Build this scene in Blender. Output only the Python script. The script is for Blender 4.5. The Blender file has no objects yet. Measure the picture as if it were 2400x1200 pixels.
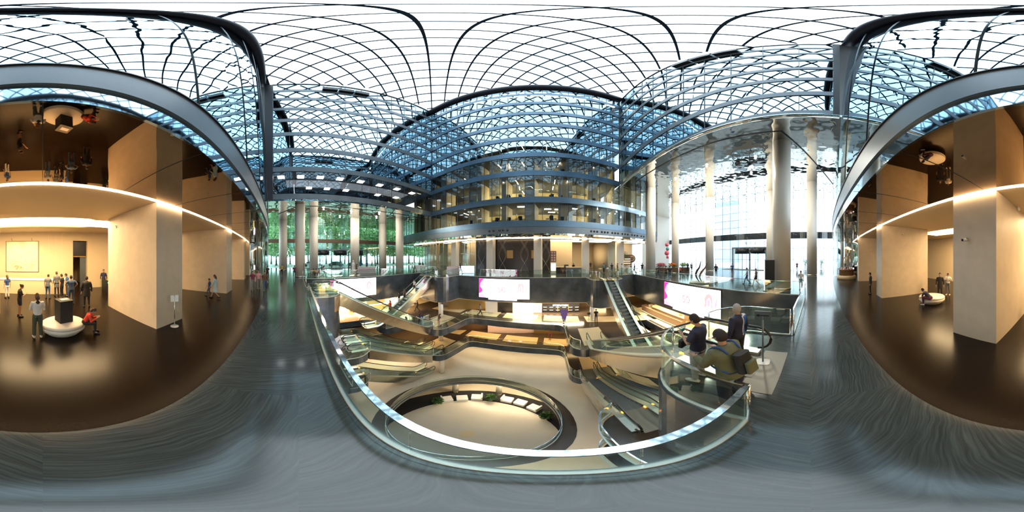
import bpy, bmesh, math, random
from mathutils import Vector, Matrix
from mathutils.geometry import tessellate_polygon
random.seed(7)
PI = math.pi
sc = bpy.context.scene
C = sc.collection

# ---------------------------------------------------------------- camera, world, exposure
cam = bpy.data.cameras.new('camera'); cam.type = 'PANO'
try:
    cam.panorama_type = 'EQUIRECTANGULAR'
except Exception:
    pass
try:
    cam.cycles.panorama_type = 'EQUIRECTANGULAR'
except Exception:
    pass
cam.clip_start = 0.05; cam.clip_end = 2000
camo = bpy.data.objects.new('camera', cam); C.objects.link(camo)
camo.location = (0, 0, 3.0); camo.rotation_euler = (PI/2, 0, math.radians(15))
sc.camera = camo
sc.view_settings.view_transform = 'Standard'
sc.view_settings.look = 'None'
sc.view_settings.gamma = 1
sc.view_settings.use_curve_mapping = False
sc.view_settings.exposure = EXPOSURE = 0.25
sc.cycles.max_bounces = 9
sc.cycles.diffuse_bounces = 3
sc.cycles.glossy_bounces = 5
sc.cycles.transparent_max_bounces = 24
sc.cycles.transmission_bounces = 6
sc.cycles.caustics_reflective = False
sc.cycles.caustics_refractive = False
sc.cycles.sample_clamp_indirect = 6
sc.cycles.use_denoising = True

w = bpy.data.worlds.new('overcast_sky'); sc.world = w; w.use_nodes = True
nt = w.node_tree; bg = nt.nodes['Background']
SKY = 3.6
bg.inputs['Color'].default_value = (0.80, 0.92, 1.0, 1); bg.inputs['Strength'].default_value = SKY

def area_light(name, loc, sx, sy, power, col, down=True, rot=None):
    l = bpy.data.lights.new(name, 'AREA'); l.shape = 'RECTANGLE'; l.size = sx; l.size_y = sy
    l.energy = power; l.color = col
    o = bpy.data.objects.new(name, l); C.objects.link(o); o.location = loc
    if rot: o.rotation_euler = rot
    o.visible_camera = True
    return o
LOBBY = (1.0, 0.69, 0.36); WARM = (1.0, 0.66, 0.30); CREAM = (1.0, 0.80, 0.52)
# lamps of the lobby coffers, the far lobby, the lounge and the offices
area_light('lobby_coffer_lamp', (-0.8, -9.6, 5.02), 7.6, 2.0, 800, LOBBY)
area_light('lobby_side_lamp', (9.0, -10.4, 5.02), 5.0, 1.6, 380, LOBBY)
area_light('lobby_west_lamp', (-12.5, -11.0, 5.02), 5.0, 1.6, 360, LOBBY)
# added fill lights under the slab edges, put there to brighten the bottom hall
area_light('far_fill_light', (-2.5, 22.35, -3.64), 13, .35, 1100, CREAM, rot=(math.radians(-15), 0, 0))
area_light('west_fill_light', (-19.6, 10, -3.75), 1.2, 12, 700, CREAM, rot=(0, math.radians(-25), 0))
area_light('east_fill_light', (11.4, 12, -3.75), 1.2, 14, 1100, CREAM, rot=(0, math.radians(25), 0))
area_light('near_fill_light', (-3.2, 0.2, -9.95), 8, 1.0, 900, CREAM, rot=(math.radians(30), 0, 0))
area_light('second_walkway_fill', (-4.8, 21.0, -6.2), 20, 1.0, 420, WARM)  # added fill lights without fittings, brightening the second lower floor
area_light('second_east_fill', (8.0, 14.5, -6.2), 3, 6, 260, WARM)
area_light('second_west_fill', (-17, 14.5, -6.2), 3, 6, 260, WARM)
area_light('third_walkway_fill', (-4.8, 21.0, -9.9), 20, 1.0, 380, CREAM)  # more added fill under the next slab, lifting the bottom hall
area_light('third_east_fill', (8.0, 12.5, -9.9), 4, 12, 420, CREAM)
area_light('third_west_fill', (-18, 12.5, -9.9), 4, 12, 420, CREAM)
area_light('first_east_fill', (15.6, 11, -3.72), 2.5, 18, 800, CREAM)  # added fill on both sides to brighten the first-floor shops
area_light('first_west_fill', (-25.0, 10, -3.72), 2.5, 15, 600, CREAM)
area_light('lounge_lamp', (-5.1, 16.2, -13.2), 9, 1.0, 420, CREAM)
area_light('far_lobby_lamp', (-4.0, 31.5, 5.85), 30, 3.0, 900, CREAM)
for z_, p_ in ((10.3, 380), (14.6, 560), (18.6, 330), (22.3, 240)):
    for x_, y_ in ((-14.5, 29.5), (-9.0, 28.6), (-4.0, 28.2), (1.5, 28.6), (7.0, 29.5)):
        l_ = bpy.data.lights.new('office_lamp', 'POINT'); l_.energy = p_; l_.color = (1.0, 0.80, 0.38); l_.shadow_soft_size = .06
        o_ = bpy.data.objects.new('office_lamp', l_); C.objects.link(o_); o_.location = (x_, y_, z_)
area_light('west_office_lamp', (-26.5, 9.0, 15.6), 3, 22, 60, (0.9, 0.95, 1.0))
def spot(loc, power, col, ang=140, size=.25):
    l = bpy.data.lights.new('downlight_lamp', 'SPOT'); l.energy = power; l.color = col; l.spot_size = math.radians(ang); l.spot_blend = 1.0; l.shadow_soft_size = size
    o = bpy.data.objects.new('downlight_lamp', l); C.objects.link(o); o.location = loc
DOWN = [(17, 6), (16.2, 12), (16.5, 18), (21, 8), (22, 15), (21, 22), (29, 12), (30, 20), (-26, 4), (-27, 9), (-29, 15), (-26, 14), (-31, 8), (-34, 4)]
for u_, v_ in DOWN:
    l_ = bpy.data.lights.new('downlight_lamp', 'POINT'); l_.energy = 1150 if u_ > 0 else 480; l_.color = (1.0, 0.90, 0.74); l_.shadow_soft_size = .14
    o_ = bpy.data.objects.new('downlight_lamp', l_); C.objects.link(o_); o_.location = (u_, v_, 15.05 if u_ > 0 else 10.42)

# ---------------------------------------------------------------- materials
M = {}
def nodes_of(m):
    return m.node_tree.nodes, m.node_tree.links
def mat(name, col, rough=0.5, metal=0.0, spec=0.5, emit=None, es=0.0, noise=0.0, nscale=6.0, bump=0.0, bscale=20.0):
    m = bpy.data.materials.new(name); m.use_nodes = True
    N, L = nodes_of(m); b = N['Principled BSDF']
    b.inputs['Base Color'].default_value = (*col, 1); b.inputs['Roughness'].default_value = rough
    b.inputs['Metallic'].default_value = metal; b.inputs['Specular IOR Level'].default_value = spec
    if emit: b.inputs['Emission Color'].default_value = (*emit, 1); b.inputs['Emission Strength'].default_value = es
    tc = N.new('ShaderNodeTexCoord')
    if noise > 0:
        n = N.new('ShaderNodeTexNoise'); n.inputs['Scale'].default_value = nscale; n.inputs['Detail'].default_value = 5
        L.new(tc.outputs['Object'], n.inputs['Vector'])
        r = N.new('ShaderNodeValToRGB')
        r.color_ramp.elements[0].position = 0.3; r.color_ramp.elements[1].position = 0.7
        r.color_ramp.elements[0].color = (*[c*(1-noise) for c in col], 1)
        r.color_ramp.elements[1].color = (*[min(1, c*(1+noise)) for c in col], 1)
        L.new(n.outputs['Fac'], r.inputs['Fac']); L.new(r.outputs['Color'], b.inputs['Base Color'])
    if bump > 0:
        n = N.new('ShaderNodeTexNoise'); n.inputs['Scale'].default_value = bscale; n.inputs['Detail'].default_value = 2
        L.new(tc.outputs['Object'], n.inputs['Vector'])
        bp = N.new('ShaderNodeBump'); bp.inputs['Strength'].default_value = bump; bp.inputs['Distance'].default_value = 0.1
        L.new(n.outputs['Fac'], bp.inputs['Height']); L.new(bp.outputs['Normal'], b.inputs['Normal'])
    M[name] = m; return m
def glassmat(name, tint, refl, fac, rough=0.0, bump=0.0, bscale=1.0, bdist=0.1, ior=1.5, panes=None):
    """thin pane: fresnel-weighted mirror over a tinted see-through sheet"""
    m = bpy.data.materials.new(name); m.use_nodes = True
    N, L = nodes_of(m); N.remove(N['Principled BSDF']); out = N['Material Output']
    t = N.new('ShaderNodeBsdfTransparent'); t.inputs['Color'].default_value = (*tint, 1)
    g = N.new('ShaderNodeBsdfGlossy'); g.inputs['Color'].default_value = (*refl, 1); g.inputs['Roughness'].default_value = rough
    f = N.new('ShaderNodeLayerWeight'); f.inputs['Blend'].default_value = 0.5
    pw = N.new('ShaderNodeMath'); pw.operation = 'POWER'; pw.inputs[1].default_value = 5.0
    L.new(f.outputs['Facing'], pw.inputs[0])
    a = N.new('ShaderNodeMath'); a.operation = 'MULTIPLY_ADD'; a.inputs[1].default_value = 1-fac; a.inputs[2].default_value = fac
    L.new(pw.outputs[0], a.inputs[0])
    mx = N.new('ShaderNodeMixShader'); L.new(a.outputs[0], mx.inputs[0]); L.new(t.outputs[0], mx.inputs[1]); L.new(g.outputs[0], mx.inputs[2])
    L.new(mx.outputs[0], out.inputs['Surface'])
    if bump > 0:
        tc = N.new('ShaderNodeTexCoord')
        n = N.new('ShaderNodeTexNoise'); n.inputs['Scale'].default_value = bscale; n.inputs['Detail'].default_value = 1
        L.new(tc.outputs['Object'], n.inputs['Vector'])
        bp = N.new('ShaderNodeBump'); bp.inputs['Strength'].default_value = bump; bp.inputs['Distance'].default_value = bdist
        L.new(n.outputs['Fac'], bp.inputs['Height']); L.new(bp.outputs['Normal'], g.inputs['Normal'])
    M[name] = m; return m
def mirror(name, col, rough, bump, bscale, bdist=0.1):
    m = mat(name, col, rough, 1.0)
    N, L = nodes_of(m); b = N['Principled BSDF']
    tc = N.new('ShaderNodeTexCoord'); n = N.new('ShaderNodeTexNoise'); n.inputs['Scale'].default_value = bscale; n.inputs['Detail'].default_value = 1
    L.new(tc.outputs['Object'], n.inputs['Vector'])
    bp = N.new('ShaderNodeBump'); bp.inputs['Strength'].default_value = bump; bp.inputs['Distance'].default_value = bdist
    L.new(n.outputs['Fac'], bp.inputs['Height']); L.new(bp.outputs['Normal'], b.inputs['Normal'])
    return m
def marble(name, dark, light, rough, cell, sc_, spec=0.5):
    m = bpy.data.materials.new(name); m.use_nodes = True
    N, L = nodes_of(m); b = N['Principled BSDF']
    tc = N.new('ShaderNodeTexCoord')
    sn = N.new('ShaderNodeVectorMath'); sn.operation = 'DIVIDE'; sn.inputs[1].default_value = (cell, cell*0.62, 50)
    fl = N.new('ShaderNodeVectorMath'); fl.operation = 'FLOOR'
    wn = N.new('ShaderNodeTexWhiteNoise'); wn.noise_dimensions = '3D'
    L.new(tc.outputs['Object'], sn.inputs[0]); L.new(sn.outputs[0], fl.inputs[0]); L.new(fl.outputs[0], wn.inputs['Vector'])
    ang = N.new('ShaderNodeMath'); ang.operation = 'MULTIPLY'; ang.inputs[1].default_value = 3.1
    L.new(wn.outputs['Value'], ang.inputs[0])
    dn = N.new('ShaderNodeTexNoise'); dn.inputs['Scale'].default_value = 0.9; dn.inputs['Detail'].default_value = 2
    L.new(tc.outputs['Object'], dn.inputs['Vector'])
    dv = N.new('ShaderNodeVectorMath'); dv.operation = 'SCALE'; dv.inputs['Scale'].default_value = 0.32
    L.new(dn.outputs['Color'], dv.inputs[0])
    ad = N.new('ShaderNodeVectorMath'); ad.operation = 'ADD'; L.new(tc.outputs['Object'], ad.inputs[0]); L.new(dv.outputs[0], ad.inputs[1])
    vr = N.new('ShaderNodeVectorRotate'); vr.rotation_type = 'Z_AXIS'
    L.new(ad.outputs[0], vr.inputs['Vector']); L.new(ang.outputs[0], vr.inputs['Angle'])
    mp = N.new('ShaderNodeMapping'); mp.inputs['Scale'].default_value = (0.5*sc_, 14*sc_, 1)
    L.new(vr.outputs[0], mp.inputs['Vector'])
    n = N.new('ShaderNodeTexNoise'); n.inputs['Scale'].default_value = 1.0; n.inputs['Detail'].default_value = 8; n.inputs['Roughness'].default_value = 0.62
    L.new(mp.outputs[0], n.inputs['Vector'])
    r = N.new('ShaderNodeValToRGB'); e = r.color_ramp.elements
    e[0].position = 0.22; e[0].color = (*dark, 1); e[1].position = 0.76; e[1].color = (*light, 1)
    x = e.new(0.83); x.color = (*[min(1, c*3.2) for c in light], 1)
    x = e.new(0.5); x.color = (*[(a+c)/2*0.9 for a, c in zip(dark, light)], 1)
    L.new(n.outputs['Fac'], r.inputs['Fac']); L.new(r.outputs['Color'], b.inputs['Base Color'])
    b.inputs['Roughness'].default_value = rough; b.inputs['Specular IOR Level'].default_value = spec
    M[name] = m; return m

marble('marble', (0.022, 0.030, 0.033), (0.090, 0.112, 0.120), 0.13, 2.6, 2.2, 0.8)
mat('lobby_floor', (0.010, 0.0055, 0.0035), 0.25, spec=0.22, noise=0.08, nscale=3)
mat('fascia', (0.072, 0.088, 0.108), 0.16, spec=0.6, noise=0.35, nscale=0.8)
mat('lower_floor_dark', (0.07, 0.05, 0.035), 0.14, spec=0.6)
mat('lower_floor_cream', (0.80, 0.64, 0.38), 0.12)
mat('cream_floor', (0.70, 0.62, 0.49), 0.28, noise=0.04, nscale=0.7)
mat('pier_stone', (0.62, 0.52, 0.40), 0.55, noise=0.06, nscale=2.0)
mat('plaster_cream', (0.72, 0.58, 0.38), 0.7)
mat('plaster_white', (0.78, 0.76, 0.72), 0.7)
mat('column_white', (0.84, 0.80, 0.71), 0.45)
mat('band_metal', (0.12, 0.20, 0.29), 0.30, metal=0.5, noise=0.12, nscale=0.6)
mat('grey_metal', (0.16, 0.19, 0.22), 0.38, metal=0.6, noise=0.15, nscale=0.5)
mat('dark_metal', (0.020, 0.022, 0.028), 0.35, metal=0.3)
mat('mullion', (0.035, 0.05, 0.065), 0.4, metal=0.4)
mat('roof_steel', (0.010, 0.05, 0.10), 0.5)
mat('roof_beam', (0.018, 0.018, 0.03), 0.5)
mirror('steel', (0.62, 0.56, 0.48), 0.22, 0.15, 1.5)
mirror('chrome', (0.85, 0.85, 0.82), 0.06, 0.0, 1)
mirror('bronze_mirror', (0.34, 0.25, 0.17), 0.02, 0.25, 0.5, 0.06)
mirror('silver_mirror', (0.74, 0.74, 0.70), 0.03, 0.42, 0.9, 0.10)
mirror('end_mirror', (0.60, 0.63, 0.60), 0.05, 0.25, 0.8, 0.05)
mirror('blue_mirror', (0.42, 0.55, 0.66), 0.04, 0.25, 0.7, 0.08)
glassmat('rail_glass', (0.90, 0.97, 0.94), (0.95, 1, 1), 0.07)
glassmat('facade_glass', (0.66, 0.72, 0.70), (0.75, 0.90, 0.98), 0.11, bump=0.5, bscale=0.35, bdist=0.05)
glassmat('far_upper_glass', (0.30, 0.38, 0.42), (0.60, 0.80, 0.90), 0.45, bump=0.14, bscale=0.40, bdist=0.05)
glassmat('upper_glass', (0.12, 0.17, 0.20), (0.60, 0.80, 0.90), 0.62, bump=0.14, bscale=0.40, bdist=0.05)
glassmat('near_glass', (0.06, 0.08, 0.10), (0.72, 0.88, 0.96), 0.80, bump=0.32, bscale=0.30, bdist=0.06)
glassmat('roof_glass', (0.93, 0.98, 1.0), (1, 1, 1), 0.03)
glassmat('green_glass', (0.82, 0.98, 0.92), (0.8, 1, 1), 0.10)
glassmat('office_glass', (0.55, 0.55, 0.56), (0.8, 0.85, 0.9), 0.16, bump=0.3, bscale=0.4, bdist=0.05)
glassmat('clear_glass', (0.96, 0.99, 1.0), (1, 1, 1), 0.05)
mat('led_strip', (1, 0.9, 0.8), emit=(1.0, 0.72, 0.42), es=26)
mat('coffer_glow', (1, 0.9, 0.7), emit=(1.0, 0.74, 0.40), es=7)
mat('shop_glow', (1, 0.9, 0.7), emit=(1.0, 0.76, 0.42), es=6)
mat('office_tube', (1, 1, 0.9), emit=(1.0, 0.86, 0.58), es=16)
mat('office_panel', (1, 1, 1), emit=(0.95, 0.98, 1.0), es=9)
mat('spot_glow', (1, 1, 1), emit=(1.0, 0.93, 0.82), es=60)
mat('amber_light', (1, 0.4, 0.05), emit=(1.0, 0.32, 0.02), es=9)
mat('red_light', (1, 0.05, 0.02), emit=(1.0, 0.03, 0.02), es=9)
mat('green_light', (0.1, 1, 0.3), emit=(0.05, 1.0, 0.2), es=6)
mat('rubber', (0.012, 0.012, 0.012), 0.35)
mat('step_metal', (0.17, 0.19, 0.20), 0.4, metal=0.5)
mat('comb_metal', (0.62, 0.62, 0.58), 0.35, metal=0.7)
mat('landing_plate', (0.24, 0.23, 0.20), 0.4, metal=0.2)
mat('skirt_glow', (0.8, 0.95, 1), emit=(0.75, 0.92, 1.0), es=2.5)
mat('office_back', (0.40, 0.33, 0.20), 0.8, noise=0.3, nscale=0.4)
mat('office_dark', (0.045, 0.05, 0.055), 0.6)
mat('office_ceiling', (0.10, 0.10, 0.095), 0.7)
mat('dark_wall', (0.018, 0.018, 0.022), 0.25)
mat('gold_panel', (0.35, 0.24, 0.10), 0.3, metal=0.6)
mat('thin_gold', (0.45, 0.42, 0.36), 0.35, metal=0.7)
mat('white_plastic', (0.85, 0.85, 0.84), 0.35)
mat('white_leather', (0.82, 0.80, 0.74), 0.4)
mat('black_plastic', (0.012, 0.012, 0.014), 0.35)
mat('black_fabric', (0.02, 0.02, 0.022), 0.85, bump=0.2)
mat('canvas', (0.85, 0.75, 0.50), 0.6, noise=0.12, nscale=1.5)
mat('leaf', (0.05, 0.13, 0.03), 0.55, noise=0.4, nscale=8)
mat('tree_leaf', (0.46, 0.74, 0.36), 0.6, noise=0.5, nscale=1.2)
mat('tree_trunk', (0.12, 0.08, 0.05), 0.8)
mat('plaza', (0.72, 0.74, 0.74), 0.6)
mat('tower_glass', (0.52, 0.66, 0.74), 0.25, noise=0.08, nscale=0.05)
mat('tower_white', (0.80, 0.84, 0.86), 0.4)
mat('wood', (0.22, 0.12, 0.06), 0.5, noise=0.3, nscale=5)
mat('brown_wall', (0.12, 0.07, 0.04), 0.5)
mat('mat_carpet', (0.10, 0.095, 0.085), 0.95)
mat('screen_white', (1, 1, 1), emit=(1.0, 0.95, 1.0), es=4.0)
mat('screen_pink', (1, .1, .5), emit=(1.0, 0.02, 0.30), es=1.4)
mat('screen_rose', (1, .5, .8), emit=(1.0, 0.38, 0.75), es=1.3)
mat('screen_red', (1, .3, .4), emit=(0.95, 0.22, 0.34), es=1.1)
mat('screen_grey', (.3, .3, .35), emit=(0.22, 0.20, 0.28), es=1.0)
mat('screen_skin', (.9, .6, .6), emit=(0.80, 0.42, 0.48), es=1.0)
mat('screen_orange', (1, .4, .1), emit=(1.0, 0.30, 0.06), es=2.0)
mat('screen_dim', (0.8, 0.9, 1), emit=(0.7, 0.85, 1.0), es=1.6)
mat('pink_plastic', (0.85, 0.15, 0.25), 0.4)
mat('pink_print', (0.85, 0.62, 0.66), 0.5, noise=0.35, nscale=12)
mat('purple_plastic', (0.25, 0.15, 0.55), 0.4)
mat('teal_plastic', (0.1, 0.45, 0.42), 0.4)
mat('orange_paint', (0.85, 0.30, 0.05), 0.4)
for n_, c_ in dict(skin=(0.50, 0.29, 0.20), hair_dark=(0.018, 0.012, 0.01), hair_brown=(0.07, 0.035, 0.02), hair_grey=(0.42, 0.40, 0.38),
                   cloth_white=(0.75, 0.75, 0.74), cloth_black=(0.015, 0.015, 0.018), cloth_navy=(0.02, 0.025, 0.06), cloth_grey=(0.16, 0.17, 0.18),
                   cloth_lightgrey=(0.42, 0.44, 0.46), cloth_olive=(0.12, 0.13, 0.07), cloth_green=(0.075, 0.09, 0.06), cloth_blue=(0.03, 0.08, 0.24), cloth_royal=(0.02, 0.14, 0.55),
                   cloth_teal=(0.12, 0.30, 0.32), cloth_lightblue=(0.45, 0.60, 0.66), cloth_red=(0.75, 0.06, 0.03), cloth_orange=(0.60, 0.22, 0.05),
                   cloth_brown=(0.12, 0.06, 0.035), cloth_jeans=(0.05, 0.09, 0.17), cloth_pink=(0.6, 0.3, 0.32), cloth_yellow=(0.45, 0.36, 0.08),
                   shoe_dark=(0.02, 0.018, 0.016), shoe_white=(0.7, 0.7, 0.7), cloth_plum=(0.16, 0.03, 0.07)).items():
    mat(n_, c_, 0.75 if 'skin' not in n_ else 0.5)

# ---------------------------------------------------------------- mesh helpers
def tag(o, label=None, cat=None, group=None, kind=None):
    if label: o['label'] = label
    if cat: o['category'] = cat
    if group: o['group'] = group
    if kind: o['kind'] = kind
    return o
def empty(name, loc=(0, 0, 0), rz=0.0):
    o = bpy.data.objects.new(name, None); C.objects.link(o); o.location = loc; o.rotation_euler = (0, 0, rz); o.empty_display_size = 0.2
    return o
def thing(name, label, cat, loc=(0, 0, 0), rz=0.0, group=None):
    return tag(empty(name, loc, rz), label, cat, group)
class MB:
    def __init__(s): s.v = []; s.f = []; s.m = []; s.sm = []
    def add(s, vs, fs, mi=0, smooth=False):
        b = len(s.v); s.v += [tuple(x) for x in vs]
        for f in fs: s.f.append([b+i for i in f]); s.m.append(mi); s.sm.append(smooth)
        return s
    def box(s, c, d, rz=0.0, mi=0, mtx=None):
        x, y, z = d[0]/2, d[1]/2, d[2]/2
        vs = [Vector((a*x, b*y, e*z)) for e in (-1, 1) for b in (-1, 1) for a in (-1, 1)]
        R = mtx if mtx is not None else Matrix.Rotation(rz, 3, 'Z')
        vs = [R @ v + Vector(c) for v in vs]
        return s.add(vs, [(0, 2, 3, 1), (4, 5, 7, 6), (0, 1, 5, 4), (2, 6, 7, 3), (0, 4, 6, 2), (1, 3, 7, 5)], mi)
    def bb(s, a, b, mi=0):
        return s.box([(p+q)/2 for p, q in zip(a, b)], [abs(q-p) for p, q in zip(a, b)], 0, mi)
    def rbox(s, c, d, r, rz=0.0, mi=0, n=4):
        """box with rounded vertical corners"""
        x, y = d[0]/2, d[1]/2; pts = []
        for cx, cy, a0 in ((x-r, y-r, 0), (-x+r, y-r, PI/2), (-x+r, -y+r, PI), (x-r, -y+r, 1.5*PI)):
            for k in range(n+1):
                a = a0+k*PI/2/n; pts.append((cx+r*math.cos(a), cy+r*math.sin(a)))
        cr, sr = math.cos(rz), math.sin(rz)
        pts = [(c[0]+px*cr-py*sr, c[1]+px*sr+py*cr) for px, py in pts]
        return s.prism(pts, c[2]-d[2]/2, c[2]+d[2]/2, mi)
    def prism(s, pts, z0, z1, mi=0, holes=None, mi_side=None, smooth=False):
        loops = [pts]+(holes or [])
        if mi_side is None: mi_side = mi
        if not holes and len(pts) < 5:
            n = len(pts)
            s.add([(p[0], p[1], z0) for p in pts], [tuple(range(n))[::-1]], mi); s.add([(p[0], p[1], z1) for p in pts], [tuple(range(n))], mi)
        else:
            flat = [p for l in loops for p in l]
            tr = tessellate_polygon([[Vector((p[0], p[1], 0)) for p in l] for l in loops])
            fixed = []
            for t in tr:
                a, b, c = [flat[i] for i in t]
                cr = (b[0]-a[0])*(c[1]-a[1])-(b[1]-a[1])*(c[0]-a[0])
                if abs(cr) > 1e-9: fixed.append(tuple(t) if cr > 0 else tuple(t)[::-1])
            s.add([(p[0], p[1], z1) for p in flat], fixed, mi)
            s.add([(p[0], p[1], z0) for p in flat], [t[::-1] for t in fixed], mi)
        for l in loops:
            n = len(l)
            s.add([(p[0], p[1], z0) for p in l]+[(p[0], p[1], z1) for p in l], [(i, (i+1) % n, n+(i+1) % n, n+i) for i in range(n)], mi_side, smooth)
        return s
    def ribbon(s, pts, z0, z1, th=0.02, mi=0, closed=False):
        """upright sheet of real thickness following plan points"""
        L_, R_ = [], []
        n = len(pts)
        for i in range(n):
            a = Vector(pts[(i-1) % n if closed else max(i-1, 0)][:2]); b = Vector(pts[(i+1) % n if closed else min(i+1, n-1)][:2])
            d = (b-a).normalized(); nn = Vector((-d.y, d.x))*th/2; p = Vector(pts[i][:2])
            L_.append(p+nn); R_.append(p-nn)
        vs = [(*p, z0) for p in L_]+[(*p, z1) for p in L_]+[(*p, z0) for p in R_]+[(*p, z1) for p in R_]
        fs = []
        m = n if closed else n-1
        for i in range(m):
            j = (i+1) % n
            fs += [(i, n+i, n+j, j), (2*n+i, 2*n+j, 3*n+j, 3*n+i), (n+i, 3*n+i, 3*n+j, n+j), (i, j, 2*n+j, 2*n+i)]
        if not closed: fs += [(0, 2*n, 3*n, n), (n-1, 2*n-1, 4*n-1, 3*n-1)]
        return s.add(vs, fs, mi)
    def tube(s, pts, r, n=8, mi=0, closed=False, smooth=True, sq=None):
        pts = [Vector(p) for p in pts]; m = len(pts); rings = []
        up = Vector((0, 0, 1))
        for i, p in enumerate(pts):
            a = pts[(i-1) % m if closed else max(i-1, 0)]; b = pts[(i+1) % m if closed else min(i+1, m-1)]
            d = (b-a); d = d.normalized() if d.length > 1e-9 else Vector((0, 1, 0))
            x = d.cross(up)
            if x.length < 1e-3: x = Vector((1, 0, 0)) if not rings else xl - d*xl.dot(d)
            x.normalize(); y = x.cross(d).normalized(); xl = x
            rr = r[i] if isinstance(r, (list, tuple)) else r
            if sq: rings.append([p+x*a_*sq[0]/2+y*b_*sq[1]/2 for a_, b_ in ((1, 1), (-1, 1), (-1, -1), (1, -1))])
            else: rings.append([p+(x*math.cos(t)+y*math.sin(t))*rr for t in [2*PI*k/n for k in range(n)]])
        k = 4 if sq else n
        vs = [v for g in rings for v in g]; fs = []
        for i in range(m if closed else m-1):
            j = (i+1) % m
            fs += [(i*k+q, i*k+(q+1) % k, j*k+(q+1) % k, j*k+q) for q in range(k)]
        if not closed: fs += [tuple(range(k))[::-1], tuple((m-1)*k+q for q in range(k))]
        return s.add(vs, fs, mi, smooth and not sq)
    def lathe(s, prof, c=(0, 0, 0), n=24, mi=0, smooth=True, sx=1.0, sy=1.0):
        vs = []; fs = []; m = len(prof)
        for r, z in prof:
            vs += [(c[0]+r*sx*math.cos(2*PI*k/n), c[1]+r*sy*math.sin(2*PI*k/n), c[2]+z) for k in range(n)]
        for i in range(m-1):
            fs += [(i*n+k, i*n+(k+1) % n, (i+1)*n+(k+1) % n, (i+1)*n+k) for k in range(n)]
        if prof[0][0] > 1e-4: fs.append(tuple(range(n))[::-1])
        if prof[-1][0] > 1e-4: fs.append(tuple((m-1)*n+k for k in range(n)))
        return s.add(vs, fs, mi, smooth)
    def ball(s, c, r, n=10, mi=0, sc3=(1, 1, 1)):
        h = n//2+1
        vs = []; fs = []
        for i in range(h+1):
            a = PI*i/h
            vs += [(c[0]+r*sc3[0]*math.sin(a)*math.cos(2*PI*k/n), c[1]+r*sc3[1]*math.sin(a)*math.sin(2*PI*k/n), c[2]-r*sc3[2]*math.cos(a)) for k in range(n)]
        for i in range(h): fs += [(i*n+k, i*n+(k+1) % n, (i+1)*n+(k+1) % n, (i+1)*n+k) for k in range(n)]
        return s.add(vs, fs, mi, True)
    def mesh(s, name, mats):
        me = bpy.data.meshes.new(name); me.from_pydata(s.v, [], s.f)
        for m in (mats if isinstance(mats, (list, tuple)) else [mats]): me.materials.append(M[m])
        me.polygons.foreach_set('material_index', s.m); me.polygons.foreach_set('use_smooth', s.sm)
        me.update(); return me
    def build(s, name, mats, parent=None, loc=None, rz=None, bevel=0.0):
        o = bpy.data.objects.new(name, s.mesh(name, mats)); C.objects.link(o)
        if parent: o.parent = parent
        if loc: o.location = loc
        if rz: o.rotation_euler = (0, 0, rz)
        if bevel:
            b = o.modifiers.new('bevel', 'BEVEL'); b.width = bevel; b.segments = 2; b.limit_method = 'ANGLE'
        return o
def struct(name, mb, mats, parent=None):
    o = mb.build(name, mats, parent)
    if not parent: o['kind'] = 'structure'
    return o
def copy_tree(o, parent=None):
    c = o.copy(); C.objects.link(c); c.parent = parent
    for ch in [x for x in o.children]: copy_tree(ch, c)
    return c
def text_obj(name, body, size, material, parent, mtx, extrude=0.004, align='CENTER'):
    cu = bpy.data.curves.new(name, 'FONT'); cu.body = body; cu.size = size; cu.extrude = extrude; cu.align_x = align; cu.align_y = 'CENTER'
    t = bpy.data.objects.new(name, cu); C.objects.link(t)
    bpy.context.view_layer.update()
    me = bpy.data.meshes.new_from_object(t.evaluated_get(bpy.context.evaluated_depsgraph_get()))
    bpy.data.objects.remove(t)
    me.transform(mtx); me.materials.clear(); me.materials.append(M[material])
    o = bpy.data.objects.new(name, me); C.objects.link(o); o.parent = parent
    return o

# ---------------------------------------------------------------- plan curves (metres; the near balustrade runs along y = 0.7)
def cv(u): return -(u-3)**2/230.0
def near_line(v0, u0, u1, n=24): return [(u0+(u1-u0)*i/n, v0+cv(u0+(u1-u0)*i/n)) for i in range(n+1)]
FA = math.radians(-6.7)                      # bearing of the middle of the far facade
def far_pt(lat, off=0.0):
    f = 23.2+(lat-2.0)**2/172.0+off
    return (lat*math.cos(FA)+f*math.sin(FA), f*math.cos(FA)-lat*math.sin(FA))
def far_line(l0, l1, off=0.0, n=24): return [far_pt(l0+(l1-l0)*i/n, off) for i in range(n+1)]
UL, UR, ZT = -22.0, 10.8, 41.5
L0, L1, L2, L3, L4 = 0.0, -5.3, -9.0, -12.7, -16.9
def arc(cx, cy, r, a0, a1, n=8): return [(cx+r*math.cos(math.radians(a0+(a1-a0)*i/n)), cy+r*math.sin(math.radians(a0+(a1-a0)*i/n))) for i in range(n+1)]
def mir(p): return [(-9.5-x, y) for x, y in p][::-1]

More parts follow.
